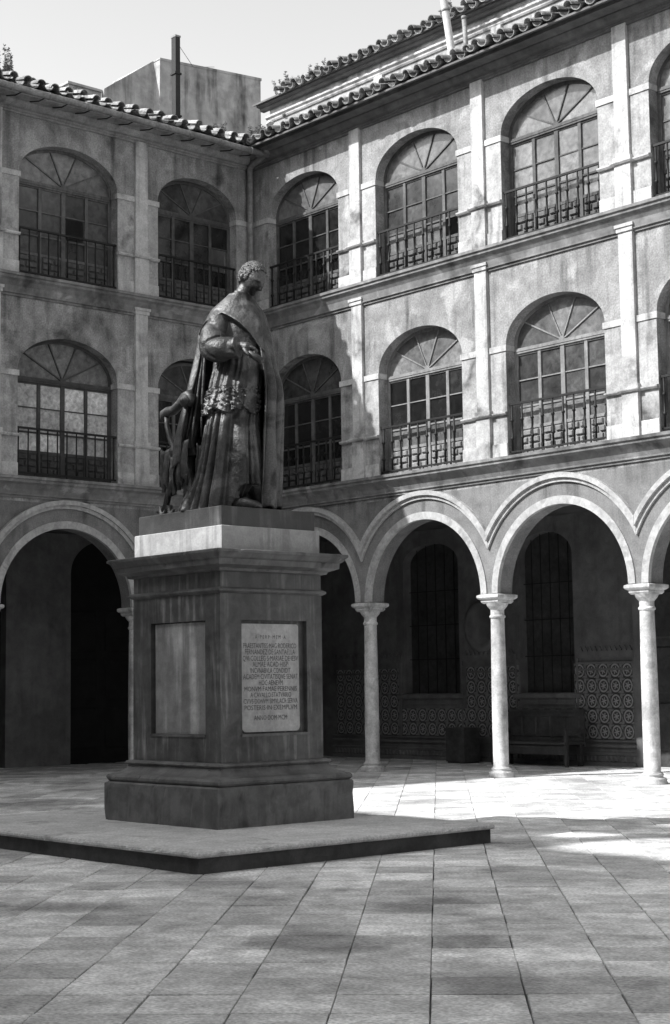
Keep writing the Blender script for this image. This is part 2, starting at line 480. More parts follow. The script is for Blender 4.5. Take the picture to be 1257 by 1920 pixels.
def baluster_mesh():
    m = MB()
    m.lathe([(.017, 0), (.017, .20), (.031, .215), (.031, .24), (.017, .255), (.017, .50), (.031, .515), (.031, .54), (.017, .555), (.017, .80)], n=6)
    return m.mesh('baluster', 'iron', True)
def bar_mesh():
    m = MB(); m.lathe([(.015, 0), (.015, .80)], n=6); return m.mesh('baluster', 'iron', True)
def pane_mesh(w, h, mat):
    m = MB(); m.box(0, w, .0, .006, 0, h); return m.mesh('pane', mat)
def panel_mesh(w, h, mat, seed):
    m = MB()
    m.box(0, w, .012, .03, 0, h)
    rnd = random.Random(seed)
    # small raised blocks of joinery, staggered
    rows = [(.04, .13), (.16, .25), (.28, .37), (.40, h-.03)]
    for k, (z0, z1) in enumerate(rows):
        if z1 <= z0: continue
        cuts = ((.03, .42), (.46, w-.03)) if k % 2 else ((.03, .20), (.24, w-.03))
        cuts = [(c0 if c0 < w else w*.5, min(c1, w-.03)) for c0, c1 in ((.03, w*(.36 if k % 2 else .58)), (w*(.46 if k % 2 else .68), w-.03))]
        for c0, c1 in cuts:
            m.bevbox(c0, c1, -.022, .012, z0, z1, .014)
    return m.mesh('door_panel', mat)

def window(root, uc, a, zs_, zi, b, fan, panes, wood, lintel_key, ornate=True, missing=(), low=None, seed=0):
    """zs_ sill, zi transom, arch springs at zi+.12 with rise b; glazing stands .2 behind the wall face"""
    V = .20
    spring = zi+.12
    fr = MB()
    t = .055
    # outer arched frame
    outp = [(uc-a, zs_)]+arch(uc, spring, a, b, 28)+[(uc+a, zs_)]
    inp = [(uc-a+t, zs_)]+arch(uc, spring, a-t, b-t, 28)+[(uc+a-t, zs_)]
    for i in range(len(outp)-1):
        p0, p1, q0, q1 = outp[i], outp[i+1], inp[i], inp[i+1]
        F = lambda p, v: (p[0], v, p[1])
        fr.quad(F(p0, V), F(p1, V), F(q1, V), F(q0, V))
        fr.quad(F(q0, V), F(q1, V), F(q1, V+.07), F(q0, V+.07))
    tr = .045
    fr.box(uc-a+t-.01, uc+a-t+.01, V-.025, V+.05, zi-tr, zi+tr)
    fr.box(uc-a+t-.01, uc+a-t+.01, V-.035, V-.02, zi-.012, zi+.02)
    zt = zi-tr
    x0, x1 = uc-a+t, uc+a-t
    w4 = (x1-x0)/4
    mul = [x0, x0+w4, x0+2*w4, x0+3*w4, x1]
    mw = [.02, .032, .042, .032, .02]
    for x, w in zip(mul, mw):
        fr.box(max(x-w, x0), min(x+w, x1), V-.008, V+.05, zs_+.02, zt)
    rows = [(zt-.44, zt-.03), (zt-.88, zt-.46), (zt-1.22, zt-.91)]
    zrails = [(zt-.03, zt), (zt-.46, zt-.44), (zt-.91, zt-.88), (zt-1.27, zt-1.22), (zs_+.02, zs_+.07)]
    for zr0, zr1 in zrails:
        for c in range(4):
            fr.box(mul[c]+mw[c], mul[c+1]-mw[c+1], V+.002, V+.045, zr0, zr1)
    # spokes of the fan
    hub = (uc, zi+tr)
    angs = [28, 66, 114, 152]
    def onarch(deg):
        th = R(deg); dx, dz = math.cos(th), math.sin(th)
        lo, hi = 0, 2.5
        for _ in range(40):
            md = (lo+hi)/2; x, z = dx*md, hub[1]+dz*md
            inside = abs(x) < a-t and (z < spring or (x/(a-t))**2+((z-spring)/(b-t))**2 < 1)
            lo, hi = (md, hi) if inside else (lo, md)
        return (uc+dx*lo, hub[1]+dz*lo)
    for dg in angs:
        e = onarch(dg); d = Vector((e[0]-hub[0], e[1]-hub[1])).normalized(); nrm = Vector((-d.y, d.x))*.011
        fr.prism([(hub[0]-nrm.x, hub[1]-nrm.y), (e[0]-nrm.x, e[1]-nrm.y), (e[0]+nrm.x, e[1]+nrm.y), (hub[0]+nrm.x, hub[1]+nrm.y)], V-.004, V+.03)
    fr.prism([(uc+.06*math.cos(math.pi*k/10), hub[1]+.06*math.sin(math.pi*k/10)) for k in range(11)], V-.012, V+.03)
    win = fr.build('window', wood, root)
    # fan panes
    edges = [0]+angs+[180]
    for k in range(5):
        poly = [hub]
        for i in range(7):
            dg = edges[k]+(edges[k+1]-edges[k])*i/6
            poly.append(onarch(min(max(dg, .01), 179.99)))
        m = MB(); m.prism(poly, V+.018, V+.024)
        m.build('fan_pane', fan, win)
    for r_, (z0, z1) in enumerate(rows):
        for c in range(4):
            if (r_, c) in missing: continue
            w = mul[c+1]-mw[c+1]-mul[c]-mw[c]; h = z1-z0
            mt = panes if (low is None or r_ < 2) else low
            me = cached(('pane', round(w, 4), round(h, 4), mt), lambda: pane_mesh(w, h, mt))
            o = put('pane', me, win, (mul[c]+mw[c], V+.02, z0))
            o.rotation_euler = (random.uniform(-.012, .012), 0, random.uniform(-.012, .012))
    ph = (zt-1.27)-(zs_+.07)
    for c in range(4):
        w = mul[c+1]-mw[c+1]-mul[c]-mw[c]
        me = cached(('panel', round(w, 4), round(ph, 4), wood, c % 2), lambda: panel_mesh(w, ph, wood, c))
        put('door_panel', me, win, (mul[c]+mw[c], V+.005, zs_+.07))
    # railing
    rm = MB(); vr = .045
    rm.box(uc-a-.012, uc+a+.012, vr-.02, vr+.02, zs_+.86, zs_+.895)
    rm.box(uc-a-.012, uc+a+.012, vr-.015, vr+.015, zs_+.07, zs_+.098)
    for k in (.18, .5, .82): rm.box(uc-a+2*a*k-.008, uc-a+2*a*k+.008, vr-.008, vr+.008, zs_-.002, zs_+.075)
    rail = rm.build('balcony_railing', 'iron', root)
    nb = 10 if ornate else 11
    me = cached(('bal', ornate), baluster_mesh if ornate else bar_mesh)
    for k in range(nb):
        put('baluster', me, rail, (uc-a+.05+(2*a-.1)*k/(nb-1), vr, zs_+.08))
    return win

def cover_mesh(r0, r1, ln, mat, down=False, n=8, th=.014):
    """barrel tile along +v (rising is handled by rotation); mouth at v=0"""
    m = MB(); vs = []; sg = -1 if down else 1
    for (r, v) in ((r0, 0), (r1, ln)):
        for rr in (r, r-th):
            for k in range(n+1):
                t = math.pi*k/n
                vs.append((rr*math.cos(t), v, sg*rr*math.sin(t)*.95))
    k1 = n+1; fs = []
    for i in range(n):
        fs.append((i, i+1, 2*k1+i+1, 2*k1+i))
        fs.append((k1+i, 3*k1+i, 3*k1+i+1, k1+i+1))
        fs.append((i, k1+i, k1+i+1, i+1))
        fs.append((2*k1+i, 2*k1+i+1, 3*k1+i+1, 3*k1+i))
    for i in (0, n):
        fs.append((i, 2*k1+i, 3*k1+i, k1+i))
    m.add(vs, fs)
    return m.mesh('roof_tile', mat, False)

def tile_field(roof, u0, u1, ulast, v0, z0, slope, rows, pitch, singles=True):
    """eave row of single tiles, courses above as one body"""
    cov = cached(('cov', 1), lambda: cover_mesh(.088, .070, .46, 'roof_clay'))
    pan = cached(('pan', 1), lambda: cover_mesh(.098, .078, .46, 'roof_clay', True))
    n = int(round((u1-u0)/pitch)); field = MB()
    def addmesh(me, loc, rz, rx):
        Mx = Matrix.Translation(loc) @ Matrix.Rotation(rz, 4, 'Z') @ Matrix.Rotation(rx, 4, 'X')
        field.add([Mx @ v.co for v in me.vertices], [tuple(p.vertices) for p in me.polygons])
    ca, sa = math.cos(slope), math.sin(slope)
    for k in range(n+1):
        u = u0+k*pitch
        for r_ in range(rows):
            d = r_*.37
            for me, off, zz in ((pan, pitch/2, .075), (cov, 0, .075)):
                jj = random.uniform(-.05, .035); ju = random.uniform(-.02, .02); rz = random.uniform(-.10, .10)
                loc = Vector((u+off+ju, v0+d*ca+jj-(.03 if me is cov else 0), z0+zz+d*sa+random.uniform(-.016, .014)+.012*r_*0))
                if r_ == 0 and singles and u < ulast+.01 and u > -ulast-900:
                    o = put('roof_tile', me, roof, loc); o.rotation_euler = (slope-.02, 0, rz)
                else:
                    addmesh(me, loc, rz, slope-.02)
    if field.v: tag(field.build('roof_tile_courses', 'roof_clay', roof), kind='stuff')

CORNICE = [(-.0, 11.73), (-.03, 11.73), (-.03, 11.765), (-.06, 11.775), (-.06, 11.81), (-.12, 11.82), (-.17, 11.86), (-.20, 11.90), (-.20, 11.92), (-.40, 11.94), (-.40, 12.00), (0.0, 12.00)]
def ledge_profile(zt, proj, h):
    return [(0.004, zt), (-proj, zt-.012), (-proj, zt-.06), (-proj+.03, zt-.075), (-proj+.03, zt-.115), (-proj*.62, zt-.15), (-proj*.38, zt-.23),
            (-.06, zt-h+.07), (-.06, zt-h+.045), (-.03, zt-h+.04), (-.03, zt-h), (0.004, zt-h)]

def build_wing(root, bounds, right, ext):
    u_lo, u_hi = bounds[0], bounds[-1]
    nb = len(bounds)-1
    # upper wall with its window openings, storey by storey
    w = MB(); info = []
    for k in range(nb):
        u0, u1 = bounds[k], bounds[k+1]
        uc = (u0+u1)/2
        if right: a = AW
        else: a = AW if (u1-u0) > 3 else .94
        info.append((u0, u1, uc, a))
        wall_bay(w, u0, u1, 4.80, S3-.2, uc-a, uc+a, S2, I2+.12, .655, 0, .40, back=False)
        wall_bay(w, u0, u1, S3-.2, 12.0, uc-a, uc+a, S3, I3+.12, .615, 0, .40, back=False)
    w.build('upper_wall', 'stucco', root)
    # plain continuation out of the picture
    if ext is not None:
        e = MB(); e0, e1 = ext
        e.box(e0, e1, 0, .34, 0, 12.0)
        eu = e1 if right else e0
        e.box(eu-.1, eu+.1, .345, 3.895, 0, 12.0)
        ei = e0 if right else e1
        e.box(ei-.06, ei+.06, .345, 3.895, 4.86, 12.0)
        e.build('plain_wall', 'stucco', root)
    # arcade wall
    aw = MB()
    for (u0, u1, uc, a) in info:
        r_ = (u1-u0)/2-.185
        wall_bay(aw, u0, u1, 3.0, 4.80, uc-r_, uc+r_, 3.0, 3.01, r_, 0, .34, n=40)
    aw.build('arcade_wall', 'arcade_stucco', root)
    for (u0, u1, uc, a) in info:
        r_ = (u1-u0)/2-.185; hl = (u1-u0)/2
        m = MB(); ring(m, uc, 3.01, r_-.006, r_+.125, -.022, .05, hl-.004); m.build('archivolt', 'archivolt_plaster', root)
        m = MB(); ring(m, uc, 3.01, r_+.345, r_+.41, -.04, .01, hl-.003)
        ring(m, uc, 3.01, r_+.41, r_+.49, -.085, .01, hl-.003); m.build('hood_mould', 'archivolt_plaster', root)
    # columns
    shaft = cached('shaft', lambda: (lambda m: (m.lathe([(.150, .16), (.135, .175), (.128, .19), (.130, .9), (.126, 1.6), (.112, 2.62), (.112, 2.66)], n=24), m.mesh('column', 'marble', True))[1])(MB()))
    def capm():
        m = MB()
        m.lathe([(.112, 2.60), (.128, 2.61), (.134, 2.63), (.128, 2.65), (.114, 2.66), (.114, 2.74), (.13, 2.76), (.165, 2.80), (.19, 2.85)], n=24)
        m.rect_stack(0, 0, [(.165, .165, 2.845), (.19, .19, 2.875), (.19, .19, 2.905), (.225, .225, 2.925), (.24, .24, 2.945), (.24, .24, 2.985), (.20, .20, 3.0)])
        return m.mesh('capital', 'marble')
    def basem():
        m = MB()
        m.lathe([(.225, -.02), (.225, .03), (.21, .045), (.215, .07), (.195, .095), (.165, .10), (.155, .115), (.165, .13), (.170, .145), (.150, .165)], n=28)
        return m.mesh('base', 'marble', True)
    cm, bm_ = cached('cap', capm), cached('cbase', basem)
    for u in bounds:
        if u == 0 and not right: continue
        c = put('column', shaft, root, (u, .17, 0))
        put('capital', cm, c); put('base', bm_, c)
    # ledges between the storeys
    m = MB(); m.profile(ledge_profile(S2, .24, .37), u_lo if right else u_lo, u_hi); m.build('string_course', 'ledge_stone', root)
    m = MB(); m.profile(ledge_profile(S3, .20, .40), u_lo, u_hi); m.build('string_course', 'ledge_stone', root)
    m = MB(); m.profile(CORNICE, (u_lo if right else ext[0]), (ext[1] if right else u_hi)); m.build('eave_cornice', 'cornice_stucco' if right else 'cove_plaster', root)
    # pilasters, piers' trims
    for u in bounds:
        if u == 0: continue
        hw = .135
        for lv, (zs_, zi, zt) in enumerate(((S2, I2, S3-.37), (S3, I3, 11.76))):
            cap = zs_+.70
            m = MB()
            m.box(u-hw-.02, u+hw+.02, -.075, .01, zs_, cap)
            m.box(u-hw-.035, u+hw+.035, -.09, .01, cap+.062, cap+.12)
            m.box(u-hw, u+hw, -.06, .01, cap+.12, zt)
            if lv == 0:
                m.box(u-hw-.022, u+hw+.022, -.082, .01, zt, zt+.07); m.box(u-hw-.045, u+hw+.045, -.10, .01, zt+.07, zt+.12)
            m.build('pilaster', 'limewash', root)
    for k in range(nb+1):
        # trims run from the jamb of one window to the jamb of the next
        ul = info[k-1][2]+info[k-1][3] if k > 0 else (bounds[0] if right else bounds[0]-.5)
        ur = info[k][2]-info[k][3] if k < nb else (bounds[-1]+.5 if right else bounds[-1])
        u = bounds[k]
        for lv, (zs_, zi) in enumerate(((S2, I2), (S3, I3))):
            cap = zs_+.70
            m = MB()
            m.profile([(.012, cap), (-.055, cap+.004), (-.075, cap+.03), (-.075, cap+.05), (-.03, cap+.062), (.012, cap+.062)], ul-.004, ur+.004)
            if u != 0:
                m.profile([(-.02, cap-.002), (-.105, cap+.004), (-.125, cap+.03), (-.125, cap+.05), (-.08, cap+.064), (-.02, cap+.064)], u-.20, u+.20)
            m.build('pier_cap', 'limewash', root)
            if u != 0:
                spans = ((ul, u-.135, 'l'), (u+.135, ur, 'r'))
            else:
                spans = ((ul, ur, 'b'),)
            for s0, s1, sd in spans:
                if s1-s0 < .05: continue
                m = MB()
                m.box(s0-(.0 if sd == 'r' else .02), s1+(.02 if sd != 'l' else .0), -.03, .012, zi, zi+.10)
                if sd != 'r' and k > 0: m.box(s0-.017, s0+.01, .013, .19, zi+.003, zi+.097)
                if sd != 'l' and k < nb: m.box(s1-.01, s1+.017, .013, .19, zi+.003, zi+.097)
                m.build('impost', 'limewash', root)
                # pale pier skins and skirting between pilaster and jamb
                m = MB(); m.box(s0+.002, s1-.002, -.014, .01, zs_+.24, cap); m.box(s0+.002, s1-.002, -.012, .01, cap+.062, zi)
                m.build('pier_face', 'pier_stucco', root)
                m = MB(); m.box(s0, s1, -.034, .01, zs_, zs_+.24); m.build('skirting', 'limewash', root)
    return info

# ------------------------------------------------------------------ sunlit wing
PW = 3.095
wr = empty('arcaded_wing', (0, 0, 0))
tag(wr, 'three-storey arcaded wing with pale pilasters, lit balcony windows and overhanging clay tiles', 'building')
rb = [0, 3.095, 6.205, 9.285, 12.38, 15.475]
info_r = build_wing(wr, rb, True, (15.475, 31))
kinds2 = [('fan_pane_dark', 'pane_dark', 'old_wood', None), ('fan_pane', 'pane_dark', 'pale_wood', 'pane_pale'), ('fan_pane', 'pane_dusty', 'pale_wood', 'pane_pale'), ('fan_pane', 'pane_dark', 'pale_wood', None), ('fan_pane', 'pane_dark', 'pale_wood', None)]
kinds3 = [('fan_pane', 'pane_dark', 'old_wood', None), ('pane_pale', 'pane_dusty', 'old_wood', 'pane_pale'), ('pane_pale', 'pane_pale', 'old_wood', 'pane_pale'), ('pane_pale', 'pane_pale', 'old_wood', 'pane_pale'), ('fan_pane', 'pane_dark', 'old_wood', None)]
for k, (u0, u1, uc, a) in enumerate(info_r):
    f, p, wd, lo = kinds2[k]
    window(wr, uc, a, S2, I2, .655, f, p, wd, k, low=lo)
    f, p, wd, lo = kinds3[k]
    window(wr, uc, a, S3, I3, .615, f, p, wd, k, low=lo, missing=(((2, 3),) if k == 1 else ()))
# roof
rm = MB()
SL = R(17)
def roof_deck(mb, u0, u1, v0, z0, v1):
    dz = (v1-v0)*math.tan(SL)
    mb.add([(u0, v0, z0), (u1, v0, z0), (u1, v1, z0+dz), (u0, v1, z0+dz), (u0, v0, z0-.035), (u1, v0, z0-.035), (u1, v1, z0+dz-.035), (u0, v1, z0+dz-.035)],
           [(0, 1, 2, 3), (7, 6, 5, 4), (0, 4, 5, 1), (1, 5, 6, 2), (2, 6, 7, 3), (3, 7, 4, 0)])
roof_deck(rm, -.42, 31, -.54, 12.0, 4.3)
roof_r = rm.build('roof', 'cornice_stucco', wr)
tile_field(roof_r, -.30, 15.5, 12.6, -.585, 12.025, SL, 4, .283)

# gallery behind the right arcade
def gallery(root, lo, hi, opens, leaf='dark_wood'):
    """back wall at v=3.9 with tall arched openings, ceiling above"""
    bw_ = MB()
    cur = lo
    for (ua, ub, zb, zs_, b) in opens:
        uu = (ua+ub)/2
        e0, e1 = ua-.25, ub+.25
        if e0 > cur: bw_.box(cur, e0, 3.9, 4.2, 0, 12.0)
        wall_bay(bw_, e0, e1, 0, 12.0, ua, ub, zb, zs_, b, 3.9, 4.2, back=False)
        cur = e1
    bw_.box(cur, hi, 3.9, 4.2, 0, 12.0)
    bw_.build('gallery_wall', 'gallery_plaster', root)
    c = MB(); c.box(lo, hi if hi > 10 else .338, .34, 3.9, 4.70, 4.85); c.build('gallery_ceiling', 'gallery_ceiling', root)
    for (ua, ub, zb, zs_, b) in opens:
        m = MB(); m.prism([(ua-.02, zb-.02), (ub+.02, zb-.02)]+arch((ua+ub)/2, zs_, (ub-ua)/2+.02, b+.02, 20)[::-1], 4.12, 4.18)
        sh = m.build('shutter_or_dark_sheet', leaf, root)  # in the shaded wing a black sheet in place of the darkness beyond
        if zb > .5:
            n = 6
            for k in range(1, n):
                m = MB(); uu = ua+(ub-ua)*k/n
                zt = zs_+b*math.sqrt(max(0, 1-((uu-(ua+ub)/2)/((ub-ua)/2))**2))
                m.box(uu-.006, uu+.006, 4.05, 4.062, zb, zt); m.build('grille_bar', 'iron', sh)
            for zz in (zb+.7, zb+1.4, zb+2.1):
                m = MB(); m.box(ua, ub, 4.062, 4.068, zz-.008, zz+.008); m.build('grille_bar', 'iron', sh)
        else:
            for sx in (-1, 1):
                for zz in (.3, 1.3, 2.3):
                    m = MB(); cxx = (ua+ub)/2+sx*(ub-ua)/4
                    w_ = (ub-ua)/4-.09; m.bevbox(cxx-w_, cxx+w_, 4.09, 4.12, zz, zz+.85, .03); m.build('door_panel', leaf, sh)  # in the shaded wing these belong to the black sheet
gallery(wr, -3.9, 31, [(.08, 1.68, 1.34, 4.00, .42), (3.30, 4.68, 1.34, 3.96, .46), (6.30, 8.60, 0.0, 3.6, .7), (9.6, 11.0, 1.34, 3.96, .46)])
# tiled dado in the gallery
dado = MB()
def dado_strip(z0, z1, u0, u1, v0): dado.box(u0, u1, v0, 3.905, z0, z1)
for (u0, u1) in ((-2.2, 6.12),):
    dado_strip(.0, .06, u0, u1, 3.80); dado_strip(.06, .20, u0, u1, 3.85); dado_strip(.20, .24, u0, u1, 3.83)
    dado_strip(.34, .38, u0, u1, 3.85); dado_strip(.44, .47, u0, u1, 3.85)
for (u0, u1) in ((1.78, 3.20), (4.78, 6.12), (-2.2, -.02)):
    dado_strip(1.98, 2.10, u0, u1, 3.868); dado_strip(1.86, 1.90, u0, u1, 3.86); dado_strip(1.74, 1.78, u0, u1, 3.87)
    k = 0; u = u0+.02
    while u < u1-.09:
        dado.prism([(u, 2.10), (u+.09, 2.10), (u+.045, 2.19)], 3.872, 3.905); u += .115
for (u0, u1) in ((.02, 1.74), (3.25, 4.74)):
    dado_strip(1.24, 1.32, u0-.1, u1+.1, 3.84); dado_strip(1.12, 1.15, u0, u1, 3.86)
for uu in (1.76, 3.22, 4.76, 6.08, -.04, -.0):
    dado.box(uu-.02, uu+.02, 3.858, 3.904, .47, 1.98)
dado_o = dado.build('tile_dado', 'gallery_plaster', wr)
u = -2.1
while u < 6.05:          # moulded tongues along the foot
    m = cached('tongue', lambda: (lambda q: (q.bevbox(0, .075, 3.83, 3.86, .075, .19, .02), q.mesh('foot_tile', 'gallery_plaster'))[1])(MB()))
    put('foot_tile', m, dado_o, (u, 0, 0)); u += .10
tile = cached('azulejo', lambda: (lambda q: (q.bevbox(-.138, .138, -.012, .02, -.138, .138, .006), q.mesh('glazed_tile', 'azulejo_glaze'))[1])(MB()))
for j in range(5):
    for i in range(30):
        uu, zz = -2.05+.28*i+.14, .47+.28*j+.15
        if uu > 6.0: continue
        if zz > 1.0 and (.0 < uu < 1.80 or 3.2 < uu < 4.80): continue
        put('glazed_tile', tile, dado_o, (uu, 3.885, zz))
# lit corner of the door jamb
m = MB(); m.box(6.13, 6.29, 3.82, 3.93, 0, 3.3); m.build('door_jamb', 'gallery_plaster', wr)

# roundel on the gallery wall
m = MB()
prof = [(.0, 3.86), (.30, 3.86), (.34, 3.84), (.40, 3.82), (.45, 3.84), (.47, 3.90)]
n = 40; vs = []; fs = []
for r_, v in prof:
    for k in range(n):
        t = 2*math.pi*k/n; vs.append((2.30+r_*.92*math.cos(t), v, 2.66+r_*1.1*math.sin(t)))
for i in range(len(prof)-1):
    for k in range(n): fs.append((i*n+k, i*n+(k+1) % n, (i+1)*n+(k+1) % n, (i+1)*n+k))
m.add(vs, fs)
tag(m.build('wall_medallion', 'gallery_plaster', None, True), 'oval plaster medallion on the gallery wall between two dark arched windows', 'medallion')

# bench and chest in the gallery
b_ = empty('bench', (4.2, 3.35, 0)); tag(b_, 'long dark wooden settle with a high back against the tiled dado', 'bench')
m = MB(); m.box(-.92, .92, -.30, .22, .40, .45); m.build('seat', 'dark_wood', b_)
m = MB(); m.box(-.92, .92, .22, .27, .36, .98); m.box(-.95, .95, .20, .29, .98, 1.03); m.build('backrest', 'dark_wood', b_)
for k in range(5):
    m = MB(); m.bevbox(-.86+.35*k, -.56+.35*k, .195, .22, .52, .90, .02); m.build('back_panel', 'dark_wood', b_)
for sx in (-1, 1):
    m = MB(); m.box(sx*.90-.04, sx*.90+.04, -.30, .24, .60, .66); m.box(sx*.90-.03, sx*.90+.03, -.28, -.22, .0, .60); m.build('arm_rest', 'dark_wood', b_)
    m = MB(); m.box(sx*.86-.04, sx*.86+.04, .14, .21, 0, .40); m.build('leg', 'dark_wood', b_)
m = MB(); m.box(-.86, .86, -.27, -.25, .22, .38); m.build('apron', 'dark_wood', b_)
c_ = empty('wooden_chest', (2.30, 3.3, 0)); tag(c_, 'dark wooden box standing upright on the gallery floor beside the settle', 'box')
m = MB(); m.box(-.25, .25, -.22, .22, .03, .62); m.build('body', 'dark_wood', c_)
m = MB(); m.box(-.27, .27, -.24, .24, .62, .68); m.build('lid', 'dark_wood', c_)
m = MB(); m.box(-.23, .23, -.20, .20, 0, .03); m.build('foot', 'dark_wood', c_)

# ------------------------------------------------------------------ shaded wing
wl = empty('arcaded_wing', (0, 0, 0), R(90))
tag(wl, 'three-storey arcaded wing with a zinc gutter on brackets and dark weathered balcony windows', 'building')
lb = [-8.875, -5.785, -2.69, 0]
info_l = build_wing(wl, lb, False, (-25, -8.875))
for k, (u0, u1, uc, a) in enumerate(info_l):
    if k == 2:
        window(wl, uc, a, S2, I2, .60, 'fan_pane_dark', 'pane_dark', 'old_wood', k, ornate=False)
        window(wl, uc, a, S3, I3, .60, 'fan_pane_dark', 'pane_dark', 'old_wood', k, ornate=False, missing=((1, 3),))
    else:
        window(wl, uc, a, S2, I2, .655, 'pane_pale', 'pane_curtain', 'dark_wood', k, ornate=False)
        window(wl, uc, a, S3, I3, .615, 'fan_pane', 'pane_dusty', 'old_wood', k, ornate=False, missing=((1, 2),) if k == 1 else ())
rm = MB()
roof_deck(rm, -25, .42, -.50, 12.03, 4.3)
roof_l = rm.build('roof', 'cornice_stucco', wl)
tile_field(roof_l, -8.9, .1, 50, -.64, 12.03, SL, 4, .283)
m = MB()
cv, pn_ = CACHE[('cov', 1)], CACHE[('pan', 1)]
for k in range(56):
    for me, off in ((cv, 0), (pn_, .14)):
        Mx = Matrix.Translation((-24.9+k*.283+off, -.62+random.uniform(-.03, .03), 12.085)) @ Matrix.Rotation(SL, 4, 'X')
        m.add([Mx @ v.co for v in me.vertices], [tuple(p.vertices) for p in me.polygons])
tag(m.build('roof_tile_courses', 'roof_clay', roof_l), kind='stuff')
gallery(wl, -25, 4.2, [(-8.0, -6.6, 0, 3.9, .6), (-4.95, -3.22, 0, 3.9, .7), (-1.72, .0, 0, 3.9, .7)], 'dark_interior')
# gutter, brackets, downpipe
m = MB(); pth = []
for k in range(13):
    pth.append((-9.2+9.05*k/12, -.70, 11.925-.012*k/12*4+.006*math.sin(k*2.1)))
m.tube(pth, .062, 10)
for k in range(12):
    p = Vector(pth[k]).lerp(Vector(pth[k+1]), .45); m.tube([p-Vector((.02, 0, 0)), p+Vector((.02, 0, 0))], .070, 10)
gut = m.build('gutter', 'gutter_zinc', wl, True)
for k in range(19):
    u = -8.9+.47*k
    m = MB(); m.tube([(u, -.70, 11.87), (u-.05, -.52, 11.84), (u-.10, -.30, 11.88)], .013, 6); m.build('gutter_bracket', 'iron', gut)
m = MB()
m.tube([(-.14, -.66, 11.95), (-.14, -.60, 11.90), (-.14, -.22, 11.82), (-.14, -.12, 11.74), (-.14, -.12, 9.0), (-.14, -.30, 8.9), (-.14, -.30, 8.6), (-.14, -.12, 8.45), (-.14, -.12, 5.35), (-.14, -.34, 5.25), (-.14, -.34, 4.95), (-.14, -.14, 4.7), (-.14, -.12, 3.4)], .062, 10)
m.build('downpipe', 'gutter_zinc', wl, True)
m = MB(); m.box(-.30, .0, -.80, -.50, 11.86, 12.10); m.build('gutter_hopper', 'gutter_zinc', wl)

# corner infill between the two wings
m = MB(); m.box(-.34, -.002, .002, .34, 3.0, 12.0); m.build('corner_pier', 'stucco', wr)

# ------------------------------------------------------------------ attic storey set back on the roof
at = empty('attic_storey', (0, 1.2, 12.4)); tag(at, 'set-back attic storey with its own tiled eave above the sunlit wing roof', 'building')
at.location = (0, 0, 0)
m = MB(); m.box(-.75, 31, 1.1, 4.3, 12.3, 13.55); m.build('wall', 'pier_stucco', at)
m = MB(); m.profile([(1.104, 13.20), (1.07, 13.20), (1.05, 13.23), (1.05, 13.26), (1.01, 13.29), (1.01, 13.33), (1.104, 13.35)], -.80, 31); m.build('string_course', 'limewash', at)
m = MB(); m.profile([(1.104, 13.47), (1.02, 13.47), (.99, 13.50), (.99, 13.53), (.90, 13.54), (.90, 13.58), (1.104, 13.58)], -.95, 31); m.build('eave_cornice', 'cornice_stucco', at)
for u in (2.61, 5.7, 8.8):
    m = MB(); m.box(u-.12, u+.12, 1.04, 1.11, 12.4, 13.20); m.build('pilaster', 'limewash', at)
rm = MB(); roof_deck(rm, -1.0, 31, .84, 13.60, 4.6); ar = rm.build('roof', 'cornice_stucco', at)
tile_field(ar, -.10, 9.0, 7.0, .76, 13.57, SL, 3, .283)
# broken masonry and mortar at the attic's end
rnd = random.Random(5)
for k in range(26):
    q = MB(); w = rnd.uniform(.03, .085)
    q.lathe([(w*.5, -w*.6), (w*rnd.uniform(.8, 1.2), -w*.2), (w*rnd.uniform(.7, 1.1), w*.3), (w*.35, w*.7)], n=6)
    o = q.build('masonry_fragment', 'limewash' if k % 3 else 'roof_clay', at)
    o.location = (-.75+rnd.uniform(-.1, .55), 1.0+rnd.uniform(-.25, .2), 12.55+rnd.uniform(0, .75)*(.3 if k > 8 else 1))
    o.rotation_euler = (rnd.uniform(-.5, .5), rnd.uniform(-.5, .5), rnd.uniform(0, 3))

# ------------------------------------------------------------------ buildings behind
rbld = empty('stucco_block', (-9, 5, 12)); rbld.location = (0, 0, 0)
tag(rbld, 'plain streaked stucco block rising behind the shaded wing roof', 'building')
m = MB()
m.add([(-10.1, 3.44, 11), (-8, 3.44, 11), (-8, 6.72, 11), (-10.1, 6.72, 11), (-10.1, 3.44, 17.40), (-8, 3.44, 17.40), (-8, 6.72, 17.66), (-10.1, 6.72, 17.5)],
      [(3, 2, 1, 0), (4, 5, 6, 7), (0, 1, 5, 4), (1, 2, 6, 5), (2, 3, 7, 6), (3, 0, 4, 7)])
m.build('wall', 'far_stucco', rbld)
m = MB()
m.add([(-8.40, 1.95, 11), (-8.28, 1.95, 11), (-8.28, 3.45, 11), (-8.40, 3.45, 11), (-8.40, 1.95, 16.35), (-8.28, 1.95, 16.35), (-8.28, 3.45, 17.45), (-8.40, 3.45, 17.45)],
      [(3, 2, 1, 0), (4, 5, 6, 7), (0, 1, 5, 4), (1, 2, 6, 5), (2, 3, 7, 6), (3, 0, 4, 7)])
m.build('gable_wall', 'far_stucco', rbld)
m = MB()
m.add([(-10.14, 3.44, 17.38), (-7.99, 3.44, 17.38), (-7.99, 6.75, 17.63), (-10.14, 6.75, 17.47), (-10.14, 3.44, 17.44), (-7.99, 3.44, 17.44), (-7.99, 6.75, 17.70), (-10.14, 6.75, 17.54)],
      [(3, 2, 1, 0), (4, 5, 6, 7), (0, 1, 5, 4), (1, 2, 6, 5), (2, 3, 7, 6), (3, 0, 4, 7)])
m.build('coping', 'far_stucco', rbld)
lw = empty('garden_wall', (0, 0, 0)); tag(lw, 'low rough parapet wall joined to the stucco block behind the roof', 'wall')
